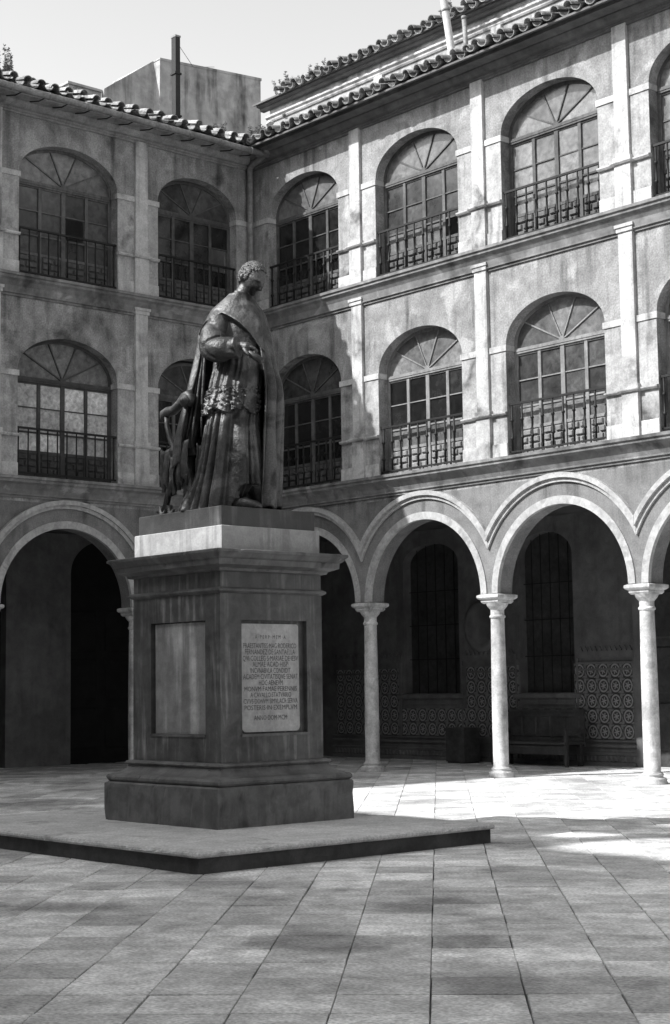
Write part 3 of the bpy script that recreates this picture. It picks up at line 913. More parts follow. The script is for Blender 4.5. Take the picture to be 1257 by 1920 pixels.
m = MB(); m.box(-9.6, -8.4, 1.0, 1.94, 11, 16.28); m.build('wall', 'far_stucco', lw)
m = MB(); m.box(-9.65, -8.35, .95, 1.94, 16.28, 16.34); m.build('coping', 'far_stucco', lw)

fl = empty('flue_pipe', (-2.5, -.04, 12.5)); tag(fl, 'dark square flue pipe standing on the shaded wing roof before the stucco block', 'chimney')
m = MB(); m.box(-.075, .075, -.06, .06, 0, 2.80); m.build('pipe', 'iron', fl)
m = MB(); m.box(-.085, .085, -.07, .07, 2.80, 2.84); m.build('cap', 'gutter_zinc', fl)
for z in (1.05, 1.98):
    m = MB(); m.box(-.095, .095, -.085, .085, z, z+.04); m.build('clamp', 'iron', fl)
m = MB(); m.tube([(-2.5, .0, 15.2), (-4.5, 1.9, 15.75), (-7.95, 5.136, 17.60)], .006, 5)
tag(m.build('guy_wire', 'iron'), 'thin wire stretched from the flue pipe to the stucco block', 'wire')

pv = empty('vent_pole', (5.33, .30, 12.25)); tag(pv, 'tall pale leaning pipe rising from the tiles of the sunlit wing', 'pipe')
m = MB(); m.tube([(0, 0, -.02), (-.02, 0, .45), (-.185, 0, 1.41), (-.36, 0, 2.4)], .068, 12); m.build('pipe', 'far_white', pv, True)
m = MB(); m.tube([(-.14, 0, 1.18), (-.147, 0, 1.22)], .078, 12); m.build('joint_collar', 'gutter_zinc', pv, True)
pk = empty('pipe_stub', (5.55, .42, 12.28)); tag(pk, 'short grey pipe stub beside the tall leaning pipe on the roof', 'pipe')
m = MB(); m.tube([(0, 0, 0), (0, 0, .5), (-.03, 0, .95)], .042, 10); m.build('pipe', 'gutter_zinc', pk, True)
m = MB(); m.tube([(-.03, 0, .93), (-.032, 0, .99)], .05, 10); m.build('cap', 'gutter_zinc', pk, True)

# weeds on the roofs
def weed(loc, h, w, n, label, seed, upright=.8):
    rn = random.Random(seed)
    root = empty('roof_weed', loc); tag(root, label, 'plant', 'weeds growing on the roofs')
    st = MB(); lf = MB()
    for k in range(n):
        a_ = rn.uniform(0, 6.28); l = h*rn.uniform(.45, 1.0)
        base = Vector((rn.uniform(-w, w)*.7, rn.uniform(-w, w)*.7, 0))
        tip = base+Vector((math.cos(a_)*w*rn.random()*(1-upright)*2, math.sin(a_)*w*rn.random()*(1-upright)*2, l))
        mid_ = (base+tip)/2+Vector((rn.uniform(-.02, .02), rn.uniform(-.02, .02), 0))
        st.tube([base, mid_, tip], [.006, .005, .002], 4)
        for j in range(int(26+l*70)):
            f = rn.random()**.7; p = base.lerp(tip, f)
            d = Vector((rn.uniform(-1, 1), rn.uniform(-1, 1), rn.uniform(-.1, .9))).normalized()
            sd = d.cross(Vector((rn.random(), rn.random(), rn.random()))).normalized()
            ln = rn.uniform(.045, .10)*(1.2-f*.6); wd = ln*.24
            lf.add([p, p+d*ln*.5+sd*wd, p+d*ln, p+d*ln*.5-sd*wd], [(0, 1, 2, 3)])
    st.build('stem', 'weed_leaf', root); tag(lf.build('foliage', 'weed_leaf', root), kind='stuff')
weed((-1.0, -4.94, 12.45), .95, .16, 16, 'tall feathery weed tuft on the tiles of the shaded wing far from the flue', 1)
weed((-1.0, -3.38, 12.45), .55, .14, 9, 'small ragged weed tuft on the shaded wing tiles between taller tuft and flue', 2)
weed((-1.0, -3.95, 12.45), .36, .10, 7, 'lowest weed sprig on the shaded wing tiles', 3)
weed((-1.2, -2.75, 12.50), .55, .10, 8, 'narrow weed tuft on the shaded wing tiles nearest the flue', 4)
weed((-.45, -.45, 12.30), .50, .16, 12, 'bushy weed growing on the shaded wing tiles near the roof corner', 5)
weed((.10, .05, 12.18), .50, .20, 26, 'thick grey weeds rooted in the valley where the two roofs meet', 6, .6)
weed((.35, -.05, 12.20), .34, .16, 22, 'low grey weeds spreading on the sunlit wing tiles beside the valley', 16, .5)
weed((-.45, .75, 12.40), .55, .22, 24, 'loose grey bush below the broken end of the attic storey', 17, .6)
weed((-.38, 1.35, 13.72), .42, .30, 30, 'weed clump on the end of the attic roof', 7)
weed((.55, 1.35, 13.72), .45, .25, 22, 'row of feathery weeds behind the attic eave tiles', 8)
weed((1.2, 1.35, 13.75), .40, .15, 14, 'pale weed tuft behind the attic eave tiles in mid roof', 9)
weed((4.15, 1.40, 13.75), .55, .14, 16, 'weed tuft on the attic roof beside the leaning pipe', 10)

# ------------------------------------------------------------------ unseen buildings closing the courtyard behind the camera, whitened to brighten the shade
sb = empty('courtyard_building', (0, 0, 0)); tag(sb, 'tall plain building closing the courtyard opposite the sunlit arcade', 'building')
m = MB(); m.box(-12, 2.6, -31, -25, 0, 18.8); m.box(2.6, 5.9, -31, -25, 0, 17.95); m.box(5.9, 42, -31, -25, 0, 16.95); m.build('wall', 'far_white', sb)  # stepped top shaped to set the shadow edge on paving and statue
m = MB(); m.box(3.4, 42, -25.35, -24.95, 18.85, 19.5); m.build('shadow_beam', 'roof_clay', sb)  # unseen beam added to cast the shadow band beside the sun patch
for u in (5.6, 13, 19.5, 26, 32.5, 38):
    m = MB(); m.box(u-.18, u+.18, -25.35, -25.0, 16.95, 18.85); m.build('shadow_beam_post', 'limewash', sb)  # added supports for the unseen beam, clear of the sun patch
for k in range(9):
    for z in (5.6, 9.2, 12.8):
        m = MB(); m.box(-1+4*k, .6+4*k, -25.02, -24.96, z, z+2.2); m.build('window', 'pane_dark', sb)
eb = empty('courtyard_building', (0, 0, 0)); tag(eb, 'plain building closing the courtyard opposite the shaded arcade', 'building')
m = MB(); m.box(31, 37, -25, 0, 0, 8.2); m.build('wall', 'far_white', eb)  # unseen; kept low and white to let more light onto the shaded wing
for k in range(6):
    for z in (1.2, 5.0):
        m = MB(); m.box(30.96, 31.02, -23+4*k, -21+4*k, z, z+2.3); m.build('window', 'pane_dark', eb)

# ------------------------------------------------------------------ platform and pedestal
pf = empty('platform_step', (11.2, -9.5, 0)); tag(pf, 'broad low stone step with a rounded nosing under the pedestal', 'platform')
px0, px1, py0, py1 = 8.70, 13.64, -11.53, -7.90
PCX, PCY, PA, PB = (px0+px1)/2-11.2, (py0+py1)/2+9.5, (px1-px0)/2, (py1-py0)/2
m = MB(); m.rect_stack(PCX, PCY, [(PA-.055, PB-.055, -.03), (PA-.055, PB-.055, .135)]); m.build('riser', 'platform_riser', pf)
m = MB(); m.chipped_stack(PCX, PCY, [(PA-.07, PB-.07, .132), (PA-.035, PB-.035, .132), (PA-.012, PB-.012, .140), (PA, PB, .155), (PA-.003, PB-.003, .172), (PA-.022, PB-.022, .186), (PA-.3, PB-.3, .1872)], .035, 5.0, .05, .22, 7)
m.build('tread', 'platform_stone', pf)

PC = Vector((11.11, -9.26, 0))
ped = empty('pedestal', (PC.x, PC.y, .17)); tag(ped, 'tall stone pedestal with moulded base, cornice and inscribed marble plaque', 'pedestal')
Z = lambda z: z-.17
m = MB(); m.chipped_stack(0, 0, [(.975, .875, -.01), (.975, .875, Z(.30)), (.975, .875, Z(.45)), (.975, .875, Z(.54)), (.974, .874, Z(.566)), (.962, .862, Z(.582))], .016, 9.0, .03, .25); m.build('plinth', 'pedestal_stone', ped)
m = MB(); m.chipped_stack(0, 0, [(.93, .825, Z(.580)), (.955, .845, Z(.588)), (.972, .862, Z(.61)), (.972, .862, Z(.632)), (.955, .845, Z(.655)), (.925, .82, Z(.662)),
                              (.88, .775, Z(.675)), (.835, .735, Z(.70)), (.805, .705, Z(.73)), (.795, .695, Z(.75)),
                              (.812, .712, Z(.757)), (.822, .722, Z(.772)), (.812, .712, Z(.79)), (.775, .68, Z(.80))], .012, 9.0, .03, .25, seed=3); m.build('base_moulding', 'pedestal_stone', ped)
sa_, sb_ = .752, .662
ins = .055
m = MB(); m.rect_stack(0, 0, [(sa_-ins, sb_-ins, Z(.80)), (sa_-ins, sb_-ins, Z(2.47))]); shaft_o = m.build('shaft', 'pedestal_marble', ped)
zl, zh = Z(1.07), Z(2.205)
hx0, hx1, hy0, hy1 = -.42, .50, -.395, .455      # recess limits on the long and short faces
hx0, hx1 = -.43, .505
for sy in (-1, 1):
    y0, y1 = (-sb_, -sb_+ins+.004) if sy < 0 else (sb_-ins-.004, sb_)
    for nm, b4 in (('stile', (-sa_, hx0, Z(.80), Z(2.47))), ('stile', (hx1, sa_, Z(.80), Z(2.47))), ('rail', (hx0, hx1, Z(.80), zl)), ('rail', (hx0, hx1, zh, Z(2.47)))):
        m = MB(); m.box(b4[0], b4[1], y0, y1, b4[2], b4[3]); m.build(nm, 'pedestal_marble', ped)
for sx in (-1, 1):
    x0, x1 = (-sa_, -sa_+ins+.004) if sx < 0 else (sa_-ins-.004, sa_)
    for nm, b4 in (('stile', (-sb_+ins+.004, hy0, Z(.80), Z(2.47))), ('stile', (hy1, sb_-ins-.004, Z(.80), Z(2.47))), ('rail', (hy0, hy1, Z(.80), zl)), ('rail', (hy0, hy1, zh, Z(2.47)))):
        m = MB(); m.box(x0, x1, b4[0], b4[1], b4[2], b4[3]); m.build(nm, 'pedestal_marble', ped)
# sills under the recesses
m = MB(); m.box(sa_-.06, sa_+.012, hy0-.01, hy1+.02, zl-.022, zl+.004); m.build('recess_sill', 'pedestal_stone', ped)
m = MB(); m.box(hx0-.01, hx1+.01, -sb_-.012, -sb_+.06, zl-.022, zl+.004); m.build('recess_sill', 'pedestal_stone', ped)
m = MB(); m.box(hx0+.03, hx1-.03, -sb_+ins-.018, -sb_+ins+.004, zl+.006, zh-.012); m.build('panel', 'panel_stone', ped)
# plaque with rounded corners
pts = []
for (cy, cz, a0) in ((.375-.04, zh-.035-.03, 0), (hy0+.015+.03, zh-.035-.03, 90), (hy0+.02+.05, zl+.02+.05, 180), (.375-.05, zl+.02+.05, 270)):
    for k in range(6):
        t = R(a0+18*k); rr = .03 if a0 < 180 else .05
        pts.append((cy+rr*math.cos(t), cz+rr*math.sin(t)))
m = MB(); nP = len(pts)
m.add([(sa_-ins-.002, y, z) for y, z in pts]+[(sa_-ins+.026, y, z) for y, z in pts],
      [tuple(range(nP)), tuple(range(2*nP-1, nP-1, -1))]+[(i, (i+1) % nP, nP+(i+1) % nP, nP+i) for i in range(nP)])
plq = m.build('plaque', 'plaque_marble', ped)
lines = [('A · P E R P · M E M · A', .40, .042), ('PRAESTANTISS·MAG·RODERICO·', .70, .060), ('FERNANDEZ·DE·SANTAELLA·', .66, .060), ('QVI·COLLEG·S·MARIAE·DE·IESV', .72, .060),
         ('ALMAE·ACAD·HISP·', .47, .060), ('INCVNABVLA·CONDIDIT', .52, .060), ('ACADEM·CIVITATISQVE·SENAT', .71, .060), ('HOC·AENEVM', .31, .060),
         ('MONVM·FAMAE·PERENNIS', .68, .056), ('A·CAVALLO·STATVARIO', .53, .056), ('CVIVS·DONVM·SIMVLACR·SERVA', .70, .056), ('POSTERIS·IN·EXEMPLVM', .68, .056), ('ANNO·DOM·MCM·', .44, .056)]
zc = [.115, .192, .246, .302, .354, .409, .462, .516, .569, .622, .676, .732, .82]
yc = (hy0+.015+.375)/2
for (txt, wd, hh), fz in zip(lines, zc):
    cu = bpy.data.curves.new('inscription_line', 'FONT'); cu.body = txt; cu.size = 1.0; cu.align_x = 'CENTER'; cu.resolution_u = 2
    to = bpy.data.objects.new('inscription_tmp', cu); COL.objects.link(to)
    bpy.context.view_layer.update()
    me = bpy.data.meshes.new_from_object(to.evaluated_get(bpy.context.evaluated_depsgraph_get()))
    bpy.data.objects.remove(to, do_unlink=True); bpy.data.curves.remove(cu)
    xs = [v.co.x for v in me.vertices]; ys = [v.co.y for v in me.vertices]
    kx, ky = wd/(max(xs)-min(xs)), .052*(hh/.06)/.70
    xm = (max(xs)+min(xs))/2
    zrow = zh-.035-(zh-zl-.055)*fz*1.06
    for v in me.vertices:
        x, y = (v.co.x-xm)*kx, (v.co.y-.35)*ky
        v.co = (sa_-ins+.0285, yc+x, zrow+y)
    me.materials.clear(); me.materials.append(MATS['ink'])
    put('inscription_line', me, plq)
m = MB(); m.rect_stack(0, 0, [(sa_, sb_, Z(2.468)), (.765, .675, Z(2.475)), (.785, .695, Z(2.488)), (.79, .70, Z(2.50)), (.785, .695, Z(2.513)), (.765, .672, Z(2.525)), (.752, .655, Z(2.53))]); m.build('neck_moulding', 'pedestal_stone', ped)
m = MB(); m.rect_stack(0, 0, [(.752, .655, Z(2.528)), (.752, .655, Z(2.685))]); m.build('frieze', 'pedestal_marble', ped)
m = MB(); m.chipped_stack(0, 0, [(.755, .66, Z(2.683)), (.80, .70, Z(2.69)), (.81, .71, Z(2.715)), (.87, .755, Z(2.735)), (.90, .785, Z(2.745)), (.905, .79, Z(2.80)),
                              (.93, .81, Z(2.815)), (.96, .835, Z(2.85)), (.975, .85, Z(2.862)), (.975, .85, Z(2.885)), (.965, .84, Z(2.892)), (.76, .64, Z(2.902))], .018, 8.0, .04, .25); m.build('cornice', 'pedestal_stone', ped)
m = MB(); m.rect_stack(0, 0, [(.757, .64, Z(2.898)), (.757, .64, Z(3.138)), (.75, .633, Z(3.145))]); m.build('white_slab', 'slab_white', ped)
m = MB(); m.rect_stack(0, 0, [(.718, .61, Z(3.143)), (.718, .61, Z(3.338)), (.712, .604, Z(3.344))]); m.build('bronze_base', 'slab_bronze', ped)

# ------------------------------------------------------------------ statue
SC = Vector((11.35, -9.31, 3.344))
RZ = math.atan2(.74934, .66218)
st = empty('statue', SC, RZ); tag(st, 'dark bronze statue of a robed cleric in a shoulder cape holding a scroll', 'statue')
def P(s, t, h): return Vector((s, -t, h))
def FL(F, L, h): return P(.66218*F+.74934*L, .74934*F-.66218*L, h)
def lerp_table(tb, h):
    """tb sorted by key; smooth interpolation of tuples"""
    if h <= tb[0][0]: return tb[0][1:]
    for (a, b) in zip(tb[:-1], tb[1:]):
        if h <= b[0]:
            k = (h-a[0])/(b[0]-a[0])
            return tuple(x+(y-x)*k for x, y in zip(a[1:], b[1:]))
    return tb[-1][1:]
def sstep(x, a, b):
    k = min(1, max(0, (x-a)/(b-a))); return k*k*(3-2*k)
def angd(a, b): return abs((a-b+180) % 360-180)
def loft(mb, rows):
    n = len(rows[0]); vs = [p for r in rows for p in r]; fs = []
    for i in range(len(rows)-1):
        for k in range(n):
            fs.append((i*n+k, i*n+(k+1) % n, (i+1)*n+(k+1) % n, (i+1)*n+k))
    fs.append(tuple(range(n-1, -1, -1))); fs.append(tuple((len(rows)-1)*n+k for k in range(n)))
    mb.add(vs, fs)
def ridge(x):           # rounded crest, narrow deep valley
    d = abs((x+math.pi/2) % math.pi-math.pi/2)
    return 1-2.0*math.exp(-(d/.36)**2)-.25*math.cos(2*x)
body = MB()
NA = 220
# cassock
TB = [(0, -.075, .10, .355, .30), (.12, -.075, .10, .33, .295), (.35, -.06, .09, .30, .275), (.9, -.03, .06, .255, .235), (1.3, .02, .04, .245, .215), (1.6, .04, .03, .25, .205)]
rows = []
for i in range(60):
    q = i/59; row = []
    for k in range(NA):
        th = 360*k/NA; t = math.radians(th)
        h0 = .26*(1-sstep(angd(th, 42), 22, 44))
        h = h0+(1.6-h0)*q
        cs, ct, rs, rt = lerp_table(TB, h)
        w = t+.16*math.sin(2*t+.7)+.10*math.sin(5*t+2.0)+.03*math.sin(3*h+2*t)
        amp = .27*(1-.60*sstep(h, .2, 1.5))
        f = 1+amp*.5*ridge(w*6.5+.3*math.sin(h*2.2))+amp*.30*ridge(w*10.5+1+h*.4)*(.5+.5*math.sin(3*t))+.02*noise.noise((math.cos(t)*3, math.sin(t)*3, h*5))
        tr = .28*math.exp(-(angd(th, 172)/24)**2)*(1-sstep(h, .0, .42))
        row.append(P(cs+(rs*f+rs*tr)*math.cos(t), ct+(rt*f+rt*tr*.3)*math.sin(t), h))
    rows.append(row)
loft(body, rows)
# rochet with lace hem
TB = [(.9, -.045, .08, .285, .268), (1.02, -.045, .08, .283, .266), (1.28, -.005, .06, .262, .245), (1.5, .03, .04, .25, .215), (1.62, .04, .03, .24, .20)]
rows = []
for i in range(44):
    q = i/43; row = []
    for k in range(NA):
        th = 360*k/NA; t = math.radians(th)
        h0 = 1.005+.03*math.sin(t*6+1)+.03*math.sin(t)
        h = h0+(1.62-h0)*q
        cs, ct, rs, rt = lerp_table(TB, h)
        w = t+.12*math.sin(3*t+.4)+.08*math.sin(5*t)
        amp = .12*(1-.5*sstep(h, 1.1, 1.6))
        f = 1.02+amp*.5*ridge(w*5.5+.8)+.04*math.sin(w*23+h*3)*(sstep(h, 1.22, 1.34))
        row.append(P(cs+rs*f*math.cos(t), ct+rt*f*math.sin(t), h))
    rows.append(row)
loft(body, rows)
# torso
TB = [(1.5, .045, .03, .255, .205), (1.7, .06, .03, .27, .215), (1.95, .055, .02, .275, .20), (2.1, .04, .0, .22, .17), (2.25, .05, .01, .12, .11), (2.32, .07, .02, .095, .095)]
rows = []
for i in range(30):
    h = 1.5+.82*i/29; row = []
    cs, ct, rs, rt = lerp_table(TB, h)
    for k in range(NA//2):
        t = 4*math.pi*k/NA
        f = 1+.03*noise.noise((math.cos(t)*2.5, math.sin(t)*2.5, h*4))
        row.append(P(cs+rs*f*math.cos(t), ct+rt*f*math.sin(t), h))
    rows.append(row)
loft(body, rows)
# shoulder cape with its long front fall
HEM = [(0, 1.64), (20, 1.62), (45, 1.68), (65, 1.84), (90, 2.00), (115, 2.07), (140, 2.03), (165, 1.90), (185, 1.84), (215, 1.78), (270, 1.72), (320, 1.68), (360, 1.64)]
TB = [(1.6, .06, .05, .325, .285), (1.8, .045, .045, .345, .29), (1.92, .005, .035, .362, .285), (2.05, .012, .02, .315, .25), (2.14, .02, .01, .27, .215), (2.23, .035, .01, .19, .165), (2.30, .05, .015, .125, .125)]
rows = []
for i in range(40):
    q = i/39; row = []
    for k in range(NA):
        th = 360*k/NA; t = math.radians(th)
        h0 = lerp_table(HEM, th)[0]
        h = h0+(2.31-h0)*q
        cs, ct, rs, rt = lerp_table(TB, h)
        amp = .05*(1-sstep(h, 1.7, 2.2))
        f = 1+amp*math.sin(9*t+1.5*math.sin(2*t))+.05*noise.noise((math.cos(t)*3, math.sin(t)*3, h*5))+.025*noise.noise((math.cos(t)*7, math.sin(t)*7, h*12))
        f *= 1+.05*math.exp(-((h-h0)/.03)**2)
        f *= 1-.10*math.exp(-(angd(th, 40)/30)**2)*(1-sstep(h, 1.75, 2.1))
        row.append(P(cs+rs*f*math.cos(t), ct+rt*f*math.sin(t), h))
    rows.append(row)
loft(body, rows)
# right sleeve and forearm
def limb(path, rad, n=44, m_=30, fold=.0, seed=0):
    path = [Vector(p) for p in path]
    L_ = len(path)-1; rows = []
    prev = None
    for i in range(m_+1):
        x = i/m_*L_; k = min(int(x), L_-1); f = x-k
        p0 = path[max(k-1, 0)]; p1 = path[k]; p2 = path[k+1]; p3 = path[min(k+2, L_)]
        c = .5*((2*p1)+(p2-p0)*f+(2*p0-5*p1+4*p2-p3)*f*f+(3*p1-p0-3*p2+p3)*f**3)
        d = (.5*((p2-p0)+2*(2*p0-5*p1+4*p2-p3)*f+3*(3*p1-p0-3*p2+p3)*f*f)).normalized()
        a_ = prev if prev is not None else (Vector((0, 0, 1)) if abs(d.z) < .9 else Vector((1, 0, 0)))
        ex = (a_-d*a_.dot(d)).normalized(); ey = d.cross(ex); prev = ex
        r_ = rad[k]+(rad[k+1]-rad[k])*f
        row = []
        for j in range(n):
            t = 2*math.pi*j/n; dv = ex*math.cos(t)+ey*math.sin(t)
            p = c+dv*r_
            g_ = 1+fold*(.5*noise.noise(p*8+Vector((seed, 0, 0)))+.55*ridge(i/m_*9.5+1.1*math.sin(t+seed)+.6*math.sin(2*t)))
            row.append(c+dv*r_*g_)
        rows.append(row)
    loft(body, rows)
limb([P(-.13, .06, 2.06), P(-.195, .17, 1.88), P(-.205, .27, 1.70), P(-.10, .36, 1.655), P(.06, .42, 1.675)], [.118, .128, .132, .116, .104], fold=.17, seed=2)
limb([P(.02, .41, 1.67), P(.09, .435, 1.672), P(.15, .45, 1.655)], [.05, .045, .05], m_=10)
# hand
limb([P(.10, .44, 1.668), P(.15, .452, 1.655), P(.185, .46, 1.63)], [.04, .055, .042], m_=10)
for pth, rr in (([P(.175, .485, 1.655), P(.222, .49, 1.635), P(.262, .486, 1.598)], [.019, .017, .012]),
                ([P(.185, .462, 1.64), P(.225, .475, 1.605), P(.225, .49, 1.560)], [.019, .018, .014]),
                ([P(.18, .44, 1.625), P(.21, .455, 1.585), P(.20, .485, 1.548)], [.018, .017, .013]),
                ([P(.165, .42, 1.612), P(.19, .435, 1.575), P(.178, .468, 1.540)], [.016, .015, .012]),
                ([P(.12, .475, 1.635), P(.145, .505, 1.595), P(.175, .515, 1.562)], [.020, .018, .014])):
    limb(pth, rr, n=14, m_=8)
# left forearm held under the gown
limb([P(.28, -.05, 1.95), P(.31, .0, 1.62), P(.27, .10, 1.45)], [.09, .10, .07], fold=.06, seed=5)
# neck and collar
limb([P(.05, .015, 2.20), P(.10, .03, 2.32), P(.15, .04, 2.40)], [.098, .086, .08], n=30, m_=10)
limb([P(.07, .02, 2.25), P(.10, .03, 2.31)], [.112, .104], n=30, m_=4)
# head
HC = P(.190, .065, 2.468)
yaw, pit = R(46), R(33)
hf = Vector((math.cos(yaw)*math.cos(pit), -math.sin(yaw)*math.cos(pit), -math.sin(pit)))
hl = Vector((math.sin(yaw), math.cos(yaw), 0))
hu = hf.cross(hl)
if hu.z < 0: hu = -hu
nu, nv = 84, 64; rows = []
gs = lambda x, s: math.exp(-(x/s)**2)
for j in range(nv+1):
    ph = math.pi*j/nv; row = []
    for i in range(nu):
        t = 2*math.pi*i/nu
        x, y, z = math.sin(ph)*math.cos(t), math.sin(ph)*math.sin(t), -math.cos(ph)
        fx, ly, uz = x*.158, y*.122, z*.178
        if z < 0:
            k = sstep(-z, 0, 1); ly *= 1-.30*k; fx *= (1-.05*k) if x > 0 else (1-.42*k)
            if x > 0: fx += .022*k
        if x < 0: fx *= 1.06
        if x > 0.2:
            fr_ = sstep(x, .2, .7)
            fx += fr_*(.020*gs(uz-.035, .018)*gs(ly, .09)                        # brow
                       - .034*(gs(ly-.045, .022)+gs(ly+.045, .022))*gs(uz-.006, .017)   # eye sockets
                       + .007*(gs(ly-.045, .014)+gs(ly+.045, .014))*gs(uz-.004, .009)
                       + .060*gs(ly, .019)*sstep(uz, -.075, -.055)*(1-sstep(uz, -.05, .035))
                       + .012*(gs(ly-.055, .025)+gs(ly+.055, .025))*gs(uz+.035, .025)   # cheekbones
                       + .010*gs(ly, .035)*(gs(uz+.092, .008)+gs(uz+.110, .008)) - .014*gs(ly, .04)*gs(uz+.101, .006)
                       + .016*gs(ly, .035)*gs(uz+.150, .022))
        p = Vector((fx, ly, uz))
        
        k_ = 1.0
        p *= k_
        row.append(HC+hf*p.x+hl*p.y+hu*p.z)
    rows.append(row)
loft(body, rows)
for sd in (-1, 1):
    limb([HC+hf*-.022+hl*sd*.118+hu*-.035, HC+hf*-.012+hl*sd*.130+hu*-.005, HC+hf*-.018+hl*sd*.126+hu*.028], [.016, .030, .020], n=12, m_=8)
hair = MB(); hr = random.Random(3)
for k in range(2200):
    z = hr.uniform(-.45, 1.0); t = hr.uniform(0, 2*math.pi); rr = math.sqrt(1-z*z)
    x, y = rr*math.cos(t), rr*math.sin(t)
    if x > .30 and z < .55+.25*(1-abs(y)): continue          # face
    if x > -.1 and z < -.05 and abs(y) > .2: continue          # ear and jaw
    if z < -.30 and x > -.35: continue
    sz_ = hr.uniform(.007, .0125)
    p = Vector((x*.166*(1.06 if x < 0 else 1), y*.128, z*.185))
    if z < 0: p.x *= 1-.30*sstep(-z, 0, 1); p.y *= 1-.18*sstep(-z, 0, 1)
    c = HC+hf*p.x+hl*p.y+hu*p.z
    d = (c-HC).normalized(); tn_ = d.cross(Vector((hr.uniform(-1, 1), hr.uniform(-1, 1), hr.uniform(-1, 1)))).normalized()
    hair.tube([c-tn_*sz_*2.2-d*.003, c+d*sz_*.25, c+tn_*sz_*2.2-d*.004], [sz_*.4, sz_*.62, sz_*.25], 5)
# shoes
for (f0, l0, f1, l1) in ((.20, -.20, .515, -.145), (.10, .03, .375, .035)):
    limb([FL(f0, l0, .050), FL((f0+f1)/2, (l0+l1)/2, .056), FL(f0*.2+f1*.8, l0*.2+l1*.8, .038), FL(f1, l1, .028)], [.052, .060, .046, .016], n=20, m_=14)
for (f0, l0) in ((.22, -.19), (.12, .03)):
    limb([FL(f0, l0, .04), FL(f0-.05, l0, .34)], [.055, .07], n=16, m_=6)
me = bpy.data.meshes.new('figure'); me.from_pydata(body.v, [], body.f); me.update()
tmp = bpy.data.objects.new('figure_tmp', me); COL.objects.link(tmp)
md = tmp.modifiers.new('r', 'REMESH'); md.mode = 'VOXEL'; md.voxel_size = .0072; md.adaptivity = 0
sm = tmp.modifiers.new('s', 'SMOOTH'); sm.iterations = 1; sm.factor = .5
bpy.context.view_layer.update()
fig = bpy.data.meshes.new_from_object(tmp.evaluated_get(bpy.context.evaluated_depsgraph_get()))
bpy.data.objects.remove(tmp, do_unlink=True)
fig.name = 'figure'
nr = [v.normal.copy() for v in fig.vertices]
for v, n_ in zip(fig.vertices, nr):
    p = v.co
    if 1.0 < p.z < 1.30:          # worked lace at the rochet hem
        ax = P(-.03, .07, p.z); rad = math.hypot((p.x-ax.x), (p.y-ax.y))
        if rad > .20:
            w = sstep(p.z, .99, 1.03)*(1-sstep(p.z, 1.27, 1.30))
            c = noise.cell_vector(p*30)
            d_ = noise.voronoi(p*26)[0]
            v.co += n_*w*(.012*(1 if d_[0] < .35 else -.6)+.005*noise.noise(p*60))
    elif p.z < 2.2:
        v.co += n_*(.0015*noise.noise(p*30)+.0012*noise.noise(p*70))
fig.materials.clear(); fig.materials.append(MATS['bronze'])
for p in fig.polygons: p.use_smooth = True
put('figure', fig, st)
hair.build('hair', 'bronze', st, True)

# gown falling from the shoulders, open in front
def pl(tb, h):
    return lerp_table(tb, h)[0]
T0 = [(0, .345), (.6, .37), (1.07, .405), (1.4, .385), (1.7, .345), (1.93, .285), (2.08, .22)]
TBk = [(0, .42), (1.0, .37), (1.7, .31), (2.08, .18)]
TL = [(0, .56), (.74, .555), (1.3, .475), (1.9, .385), (2.08, .29)]
ck = MB(); rows = []
nt_, nh = 230, 80
for i in range(nh+1):
    q = i/nh; row = []
    for k in range(nt_+1):
        th = 42-(42+192)*k/nt_; t = R(th)
        hem = .012+.50*sstep(-th, 150, 178)+.03*math.sin(k*.22)
        h = hem+(2.06-hem)*q
        w0 = max(0, math.cos(t))**1.2; wl_ = max(0, -math.cos(t))**1.2; wb = max(0, -math.sin(t))**1.2; wf = max(0, math.sin(t))**1.2
        r_ = (pl(T0, h)*(w0+wf*.92)+pl(TL, h)*wl_+pl(TBk, h)*wb)/(w0+wl_+wb+wf)
        amp = .085*(1-.70*sstep(h, .3, 2.0))
        ww = t+.10*math.sin(3*t+1)
        r_ *= 1+.30*amp/.1*(.55*ridge(ww*6.5+.5*math.sin(1.6*h+1)+.3)+.26*ridge(ww*13+h*.7))
        r_ *= 1-.10*math.exp(-(angd(th, 40)/9)**2)+.05*math.sin(h*5.1)*math.exp(-(angd(th, 30)/14)**2)
        bul = .03*math.exp(-((h-1.28)/.16)**2)*math.exp(-(angd(th, 12)/22)**2)
        row.append(P(.03+(r_+bul)*math.cos(t), .0+(r_+bul)*math.sin(t)*(.92 if th > 0 else 1), h))
    rows.append(row)
n = nt_+1
vs = [p for r_ in rows for p in r_]
ck.add(vs, [(i*n+k, i*n+k+1, (i+1)*n+k+1, (i+1)*n+k) for i in range(nh) for k in range(nt_)])
gown = ck.build('gown', 'bronze', st, True)
so_ = gown.modifiers.new('thickness', 'SOLIDIFY'); so_.thickness = .016; so_.offset = 0
ck = MB()
for pth, rr in (([P(-.335, .02, 1.93), P(-.375, .03, 1.6), P(-.43, .05, 1.2), P(-.475, .06, .95), P(-.52, .06, .75)], [.014, .018, .018, .014, .006]),
                ([P(-.315, .05, 1.92), P(-.345, .07, 1.55), P(-.39, .09, 1.2), P(-.43, .10, .92), P(-.465, .10, .66)], [.012, .018, .017, .014, .006]),
                ([P(-.285, .09, 1.93), P(-.315, .11, 1.55), P(-.335, .13, 1.2), P(-.345, .13, .98), P(-.352, .13, .78)], [.012, .016, .016, .012, .004])):
    ck.tube(pth, rr, 8)
ck.build('hanging_sleeve', 'bronze', st, True)
